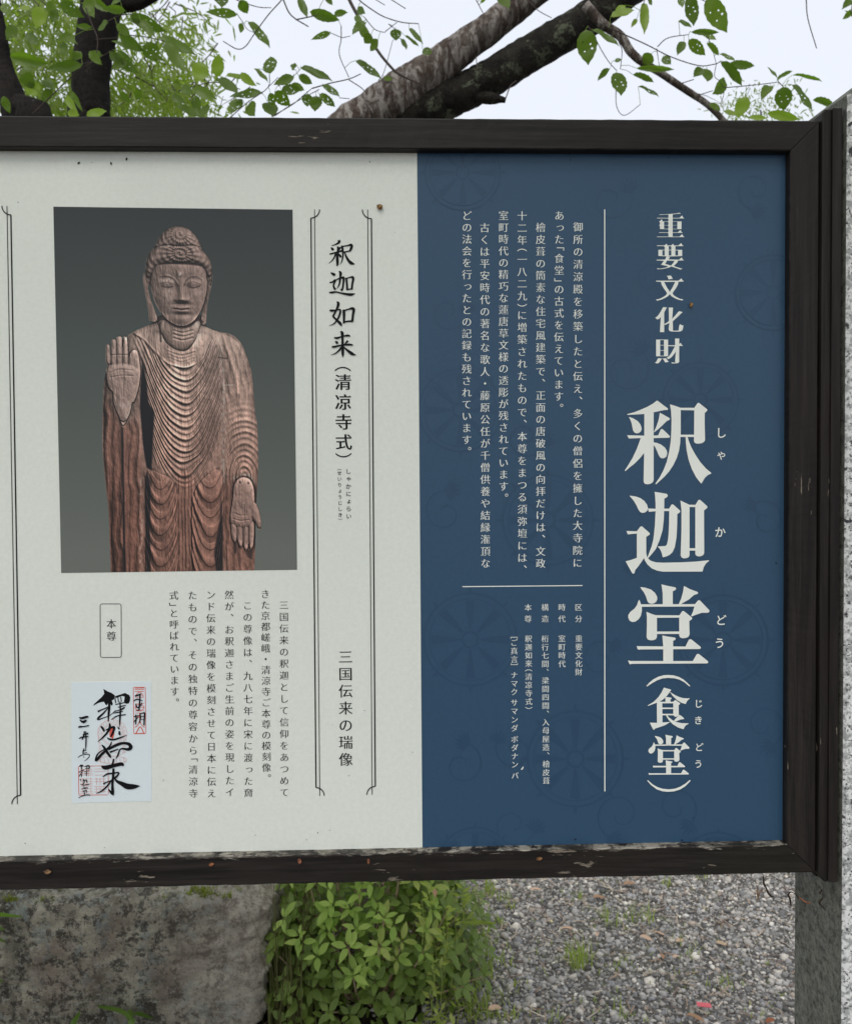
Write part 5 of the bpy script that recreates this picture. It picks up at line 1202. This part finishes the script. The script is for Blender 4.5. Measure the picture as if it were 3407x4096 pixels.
far_tree('tree with a thick dark upright trunk and drooping narrow leaves above the statue picture', [(352, 620, 150), (366, 470, 146), (362, 330, 138), (378, 200, 142), (400, 80, 150), (395, -40, 130), (380, -200, 110)], 3.3, (350, 2100),
    [[(395, 90, 90), (470, 25, 62), (560, 10, 50), (680, -60, 40)]],
    [(480, 250, 160, 170, .24), (610, 360, 120, 70, .20), (690, 90, 70, 45, .05), (700, 330, 80, 60, .10), (560, 420, 160, 40, .16), (770, 420, 70, 40, .04), (250, 60, 120, 80, .12), (760, 200, 60, 70, .04)], 3300, 21, M['leaf_far'])
far_tree('slanting dark tree at the left edge behind thick yellow green foliage', [(150, 620, 150), (85, 480, 125), (45, 370, 92), (15, 250, 62), (0, 120, 50), (-30, -60, 40)], 3.0, (200, 2100),
    [[(90, 470, 60), (125, 430, 40), (140, 400, 20)]],
    [(150, 120, 150, 110, .42), (120, 340, 160, 90, .32), (240, 430, 120, 40, .16), (60, 220, 60, 120, .1)], 3000, 22, M['leaf_far'])
# a wooded background beyond the right hand branch
far_tree('small distant tree top peeping over the top rail near the granite post', [(3060, 640, 14), (3050, 520, 10), (3040, 440, 6)], 6.5, (3060, 1900), [],
    [(3080, 430, 110, 50, .6), (2980, 450, 60, 30, .3), (3060, 370, 60, 20, .1)], 420, 23, M['leaf_far'], .06)

# ------------------------------------------------------------------ shrub
def shrub():
    c = PX(1462, 3900, 1.35); c.z = 0
    s_ = empty('shrub', (c.x, c.y, 0)); tag(s_, 'bright green leafy shrub growing between the boulder and the gravel', 'shrub')
    rng = random.Random(31); R = np.random.RandomState(31)
    LMS = [leaf_mesh('leaf', M['shrub'], .46, .25, n=7, fold=.22, curl=.25, mid=.5), leaf_mesh('leaf', M['shrub'], .40, .2, n=7, fold=.3, curl=.4, mid=.45)]
    LMY = leaf_mesh('leaf', M['weed'], .42, .25, n=7, fold=.25, curl=.3, mid=.5)
    LMD = leaf_mesh('leaf', M['dry'], .42, .25, n=7, fold=.5, curl=.5, mid=.5)
    cand = []
    stems = G()
    for i in range(430):
        th = rng.uniform(math.pi*.98, math.pi*2.25) if rng.random() < .86 else rng.uniform(0, 6.28); ph = math.asin(rng.uniform(0.02, .98))
        rr = rng.uniform(.76, 1.12); r_xy = .345
        p = Vector((c.x+math.cos(th)*math.cos(ph)**.8*r_xy*rr, c.y+math.sin(th)*math.cos(ph)**.6*.30*rr, .05+math.sin(ph)*.53*rr+.0))
        nrm = Vector((math.cos(th)*.8, math.sin(th)*.8, .55+.5*math.sin(ph))).normalized(); cand.append((p, nrm))
        if i % 3 == 0: stems.tube([Vector((c.x+(p.x-c.x)*.35, c.y+(p.y-c.y)*.35, .0)), Vector((c.x+(p.x-c.x)*.75, c.y+(p.y-c.y)*.75, p.z*.55)), p], [.0035, .0028, .0016], 5, False)
    cand.sort(key=lambda t: (t[0]-CAM).length); cnt = 0; inner = []
    for p, nrm in cand:
        k = rng.choice([3, 4, 4, 5]); a0 = rng.uniform(0, 6.28); tx = nrm.orthogonal().normalized(); ty = nrm.cross(tx)
        for j in range(k):
            a = a0+j*6.283/k+rng.uniform(-.3, .3); d = (tx*math.cos(a)+ty*math.sin(a)+nrm*rng.uniform(.1, .7)).normalized(); L = rng.uniform(.024, .050)
            base = p+d*.004; tip = base+d*L
            n2 = (nrm*1.0+Vector((0, -.25, .5))).normalized()
            yel = p.x > c.x+.05 and rng.random() < .5
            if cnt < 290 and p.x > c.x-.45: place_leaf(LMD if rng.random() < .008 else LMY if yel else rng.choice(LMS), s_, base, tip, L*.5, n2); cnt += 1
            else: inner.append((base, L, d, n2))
    for _ in range(2100):
        th = rng.uniform(0, 6.28); ph = math.asin(rng.uniform(0, .97)); rr = rng.uniform(.5, .98)
        p = Vector((c.x+math.cos(th)*math.cos(ph)**.6*.33*rr, c.y+math.sin(th)*math.cos(ph)**.6*.30*rr, .03+math.sin(ph)*.52*rr)); d = Vector((rng.gauss(0, 1), rng.gauss(0, 1), rng.gauss(.2, .6))).normalized()
        inner.append((p, rng.uniform(.022, .044), d, Vector((rng.gauss(0, .4), -.4, 1)).normalized()))
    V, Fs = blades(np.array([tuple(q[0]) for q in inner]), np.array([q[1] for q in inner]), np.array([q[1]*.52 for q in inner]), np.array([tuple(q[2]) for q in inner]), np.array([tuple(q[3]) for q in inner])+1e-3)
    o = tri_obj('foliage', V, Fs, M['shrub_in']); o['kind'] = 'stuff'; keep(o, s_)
    o = stems.obj('stem', M['straw'], None, True); o['kind'] = 'stuff'; keep(o, s_)
    return c
sc_ = shrub()
# grasses beside the boulder, in front of it and weeds in the gravel
rng = random.Random(41)
g = G()
for i in range(120):
    p = GP(rng.uniform(1120, 1260), 4096); x = PX(rng.uniform(1115, 1260), 3800, 1.25).x; tuft(g, (x, rng.uniform(1.05, 1.6), 0), 3, rng.uniform(.2, .48), .02, rng, .0022, .25)
tag(g.obj('grass_clump', NT('dry grass', .8, .2).col((.10, .10, .035)).m), 'tall thin grass growing in the gap between boulder and shrub', 'grass', kind='stuff')
g = G()
for i in range(80):
    p = PX(rng.gauss(1775, 45), rng.uniform(3540, 4090), 1.2+rng.uniform(-.15, .25)); q = Vector((p.x, p.y, max(0, p.z-.12)))
    g.tube([q, (p+q)/2+Vector((.006, 0, 0)), p], [.0012, .0010, .0008], 4, False)
    for j in range(5):
        a = rng.uniform(0, 6.28); d = Vector((math.cos(a), math.sin(a)*.6, rng.uniform(.1, .7))).normalized(); s2 = d.cross(Vector((0, 1, .2))).normalized()*.006; L = rng.uniform(.02, .034)
        b0 = p-Vector((0, 0, .012*j)); g.add([b0, b0+d*L*.45-s2, b0+d*L, b0+d*L*.45+s2], [(0, 1, 2, 3)])
tag(g.obj('fine_leaved_weeds', M['weed']), 'fine yellow green weeds fringing the right side of the shrub', 'weeds', kind='stuff')
g = G()
for (px0, py0, n_, h) in ((2010, 3600, 14, .06), (2420, 3660, 12, .05), (2440, 3700, 16, .06), (2520, 3690, 16, .08), (2590, 3690, 12, .07), (2300, 3600, 10, .05), (2310, 3870, 26, .07), (2340, 3850, 26, .07), (2280, 3830, 18, .05), (2480, 3870, 8, .05), (2670, 3560, 14, .05), (2900, 3950, 8, .05), (2465, 4060, 8, .05), (2770, 3840, 8, .05), (1960, 3570, 20, .09), (1880, 3700, 24, .07), (1930, 3830, 14, .05), (1900, 4050, 20, .06), (1830, 3950, 20, .08), (1950, 4080, 10, .05), (2810, 3530, 10, .05), (2220, 4090, 8, .04), (2700, 3780, 6, .05), (1800, 3600, 20, .10), (1840, 3560, 20, .10)):
    p = GP(px0, py0); tuft(g, (p.x, p.y, .0), n_, h, .022, rng, .0016, 1.1)
for i in range(180):
    p = GP(rng.gauss(1890, 65), rng.uniform(3560, 4090)); tuft(g, (p.x, p.y, 0), 3, .035, .02, rng, .0022, 1.3)
for i in range(160):
    p = GP(rng.uniform(1950, 3200), rng.uniform(3520, 4090)); tuft(g, (p.x, p.y, 0), 2, .022, .02, rng, .0016, 1.3)
tag(g.obj('weeds', M['weed']), 'sparse yellow green weeds sprouting through the gravel', 'weeds', kind='stuff')
def blade_plant(name, label, spots, Y, h, w, m):
    g = G()
    for (x0, y0), (x1, y1), (x2, y2) in spots:
        S = spline([(x0, y0), (x1, y1), (x2, y2)], 5); P = [PX(a, b, Y+.01*i) for i, (a, b) in enumerate(S)]
        V = []; n = len(P)
        for i, p in enumerate(P):
            d = (P[min(i+1, n-1)]-P[max(i-1, 0)]).normalized(); s2 = d.cross(Vector((0, 1, .3))).normalized()*w*math.sin(math.pi*min(.97, max(.12, (i+.6)/(n))))**.8; V += [p-s2, p+Vector((0, .002, 0)), p+s2]
        g.add(V, [q for i in range(n-1) for q in ((3*i, 3*i+1, 3*i+4, 3*i+3), (3*i+1, 3*i+2, 3*i+5, 3*i+4))])
    return tag(g.obj(name, m, None, True), label, 'plant')
blade_plant('grass_sprig', 'broad grass blades rising in front of the boulder at the bottom edge', [((540, 4200), (510, 4060), (375, 4022)), ((540, 4200), (530, 4060), (615, 4075)), ((545, 4200), (520, 4080), (525, 4035)), ((300, 4200), (285, 4120), (325, 4042))], .98, .2, .011, M['grass'])
blade_plant('grass_sprig', 'single green blades reaching in from the left edge over the boulder', [((-120, 3640), (-20, 3655), (92, 3668)), ((-120, 3730), (-40, 3740), (25, 3770)), ((-120, 3880), (-40, 3900), (22, 3935)), ((-100, 3700), (-20, 3705), (20, 3722))], .98, .2, .009, M['grass'])
blade_plant('grass_sprig', 'long lance shaped leaves at the right side of the shrub', [((1780, 3800), (1840, 3730), (1905, 3620)), ((1840, 3690), (1910, 3690), (1985, 3695)), ((1790, 3960), (1840, 3980), (1900, 3985)), ((1815, 3640), (1820, 3600), (1818, 3585))], 1.2, .2, .010, M['weed'])

# ------------------------------------------------------------------ fallen leaves and scraps on the gravel
def fallen(px0, py0, L, ang, label, m=None, w=.45, fold=.5, cat='leaf', name='fallen_leaf', z=.02, grp='dry fallen leaves on the gravel'):
    p = GP(px0, py0, z); me = leaf_mesh(name, m or M['dry'], w, .2, n=7, fold=fold, curl=.3); o = bpy.data.objects.new(name, me); COL.objects.link(o)
    L *= .62; o.location = p; o.scale = (L, L, L); o.rotation_euler = (rng.uniform(-.3, .3), rng.uniform(-.3, .1), math.radians(ang)); tag(o, label, cat, grp); return o
M['dry_pale'] = NT('pale dry leaf', .8, .2).col((.52, .36, .25)).m
M['dry_red'] = NT('reddish dry leaf', .8, .2).col((.27, .10, .05)).m
M['pod'] = NT('pale yellow leaf', .8, .2).col((.62, .55, .28)).m
for a in ((1950, 4040, .075, 20, 'pinkish dry leaf on the gravel beside the shrub near the bottom edge', M['dry_pale']), (1905, 3640, .05, 60, 'thin brown leaf near the top of the shrub on the gravel', M['dry_pale']), (2205, 3690, .035, 80, 'small pale yellow leaf right of the shrub', M['pod']),
    (2385, 3745, .06, 65, 'narrow upright tan leaf right of two weed tufts', M['dry_pale']), (2555, 3745, .075, -35, 'long tan leaf lying slanting in mid gravel', M['dry_pale']), (2610, 3730, .07, -15, 'tan leaf beside the long slanting one', M['dry_pale']), (2700, 3765, .05, 0, 'short flat tan leaf in the middle of the gravel', M['dry_pale']),
    (2240, 3718, .08, -5, 'flat brown strip of leaf left of the weed tufts', M['dry_pale']), (2490, 3540, .08, 0, 'brown curled leaf just below the bottom rail', M['dry']), (2370, 3590, .08, 10, 'brown leaf left of the curled one under the rail', M['dry']), (2650, 3835, .06, 80, 'forked dry leaf standing up in the gravel', M['dry']),
    (2690, 3830, .05, 30, 'dry leaf leaning beside the forked leaf', M['dry_pale']), (2740, 4060, .09, -30, 'long brown blade near the bottom edge', M['dry']), (2120, 3560, .08, 15, 'peach coloured dry leaf under the rail near the shrub', M['dry_pale']), (2860, 3770, .06, -20, 'pale leaf stalk in the right part of the gravel', M['straw']),
    (3060, 4090, .05, 10, 'orange brown leaf at the bottom edge left of the post', M['dry_red'])): fallen(*a)
fallen(1225, 4060, .10, 95, 'reddish brown dead leaf hanging low inside the shrub', M['dry_red'], .5, z=.06, grp=None)
g = G(); p = GP(2830, 4021, .02); a_ = GP(2785, 4019, .02); b_ = GP(2842, 4025, .02); d = (b_-a_); s2 = Vector((0, .0045, .002))
g.add([a_-s2, b_-s2, b_+s2, a_+s2, a_-s2+Vector((0, 0, .002)), b_-s2+Vector((0, 0, .002)), b_+s2+Vector((0, 0, .004)), a_+s2+Vector((0, 0, .004))], [(0, 3, 2, 1), (4, 5, 6, 7), (0, 1, 5, 4), (1, 2, 6, 5), (2, 3, 7, 6), (3, 0, 4, 7)])
tag(g.obj('plastic_scrap', NT('pink plastic', .4, .4).col((.65, .12, .14)).m), 'small pinkish red strip of plastic lying on the gravel', 'litter')

# ------------------------------------------------------------------ insect cases stuck to the board, threads of debris
def cocoon(x, y, rx, rz, Y, label, col, seed):
    r = np.random.RandomState(seed); c = PX(x, y, Y); s_ = 1/UNI
    V = IV*(1+r.uniform(-.28, .28, (12, 1)))*np.array([rx*s_, min(rx, rz)*s_*.7, rz*s_]); bm = bmesh.new()
    vs = [bm.verts.new(v) for v in V]; [bm.faces.new([vs[i] for i in f]) for f in IF]; bmesh.ops.subdivide_edges(bm, edges=bm.edges[:], cuts=2, fractal=.12, smooth=.6, seed=seed)
    me = bpy.data.meshes.new('insect_case'); bm.to_mesh(me); bm.free(); t = NT('insect case', .8, .2); t.col(t.mix(t.ramp(t.noise(260, 3), (.4, 0.), (.6, 1.)), [v*.18 for v in col], col)); me.materials.append(t.m)
    o = link(bpy.data.objects.new('insect_case', me)); o.location = c; tag(o, label, 'insect case', 'insect cases stuck to the board'); return o
for a in ((1519, 827, 13, 13, -.003, 'round brown insect case near the upper corner of the pale panel', (.36, .20, .08), 1), (2764, 1219, 8, 12, -.003, 'small brown insect case right of the white heading on navy', (.40, .22, .08), 2),
    (191, 3490, 19, 10, FY-.003, 'leftmost brown insect case on the bottom rail', (.30, .17, .09), 3), (846, 3457, 13, 8, FY-.002, 'orange brown case on the bottom rail below the stamp sheet side', (.33, .13, .06), 4), (1199, 3446, 10, 12, FY-.002, 'rusty flake on the bottom rail under the pale panel title', (.30, .12, .07), 5),
    (1474, 3447, 6, 13, FY-.002, 'thin reddish case on the bottom rail left of the navy panel', (.28, .11, .06), 6), (2157, 3435, 13, 8, FY-.002, 'brown case on the bottom rail beneath the navy panel', (.30, .15, .07), 7)): cocoon(*a)
def thread(name, pts, Y, w, m, label, cat='debris'):
    g = G()
    for q in pts:
        S = spline(q, 5); g.tube([PX(s_[0], s_[1], Y+.002*math.sin(i)) for i, s_ in enumerate(S)], [max(.8, s_[2])*.5*(Y-CAM.y)/F_PX for s_ in S], 6)
    return tag(g.obj(name, m, None, True), label, cat)
M['debris'] = NT('dark debris', .9, .1).col((.035, .022, .015)).m
thread('hanging_twig', [[(3052, 3500, 2), (3053, 3530, 8), (3056, 3548, 3)], [(3053, 3530, 3), (3075, 3578, 8), (3095, 3588, 3)]], .0, 1, M['debris'], 'dark scraps dangling on web under the right end of the bottom rail')
thread('hanging_twig', [[(3029, 3598, 4), (3028, 3570, 6), (3027, 3545, 4)], [(3029, 3598, 4), (3036, 3572, 5), (3048, 3550, 3)]], .0, 1, NT('tan twig', .8, .2).col((.22, .13, .07)).m, 'small forked tan twig dangling below the rail')
thread('hanging_twig', [[(3150, 3580, 5), (3160, 3568, 5), (3178, 3576, 3), (3195, 3596, 3)], [(3150, 3580, 7), (3158, 3596, 8), (3161, 3620, 6)]], .01, 1, M['debris'], 'curled dark scrap of debris on web at the edge of the post')
thread('hanging_twig', [[(3195, 3590, 4), (3220, 3608, 7), (3232, 3612, 5), (3245, 3610, 2)]], YF+.02, 1, M['dry_red'], 'rusty orange thread caught on the mossy side of the post')
thread('hanging_twig', [[(3285, 3560, 7), (3276, 3575, 5)], [(3288, 3592, 5), (3276, 3610, 8), (3282, 3622, 5), (3300, 3640, 3)]], YF+.01, 1, M['debris'], 'dark flecks on the side of the post under the moulding')
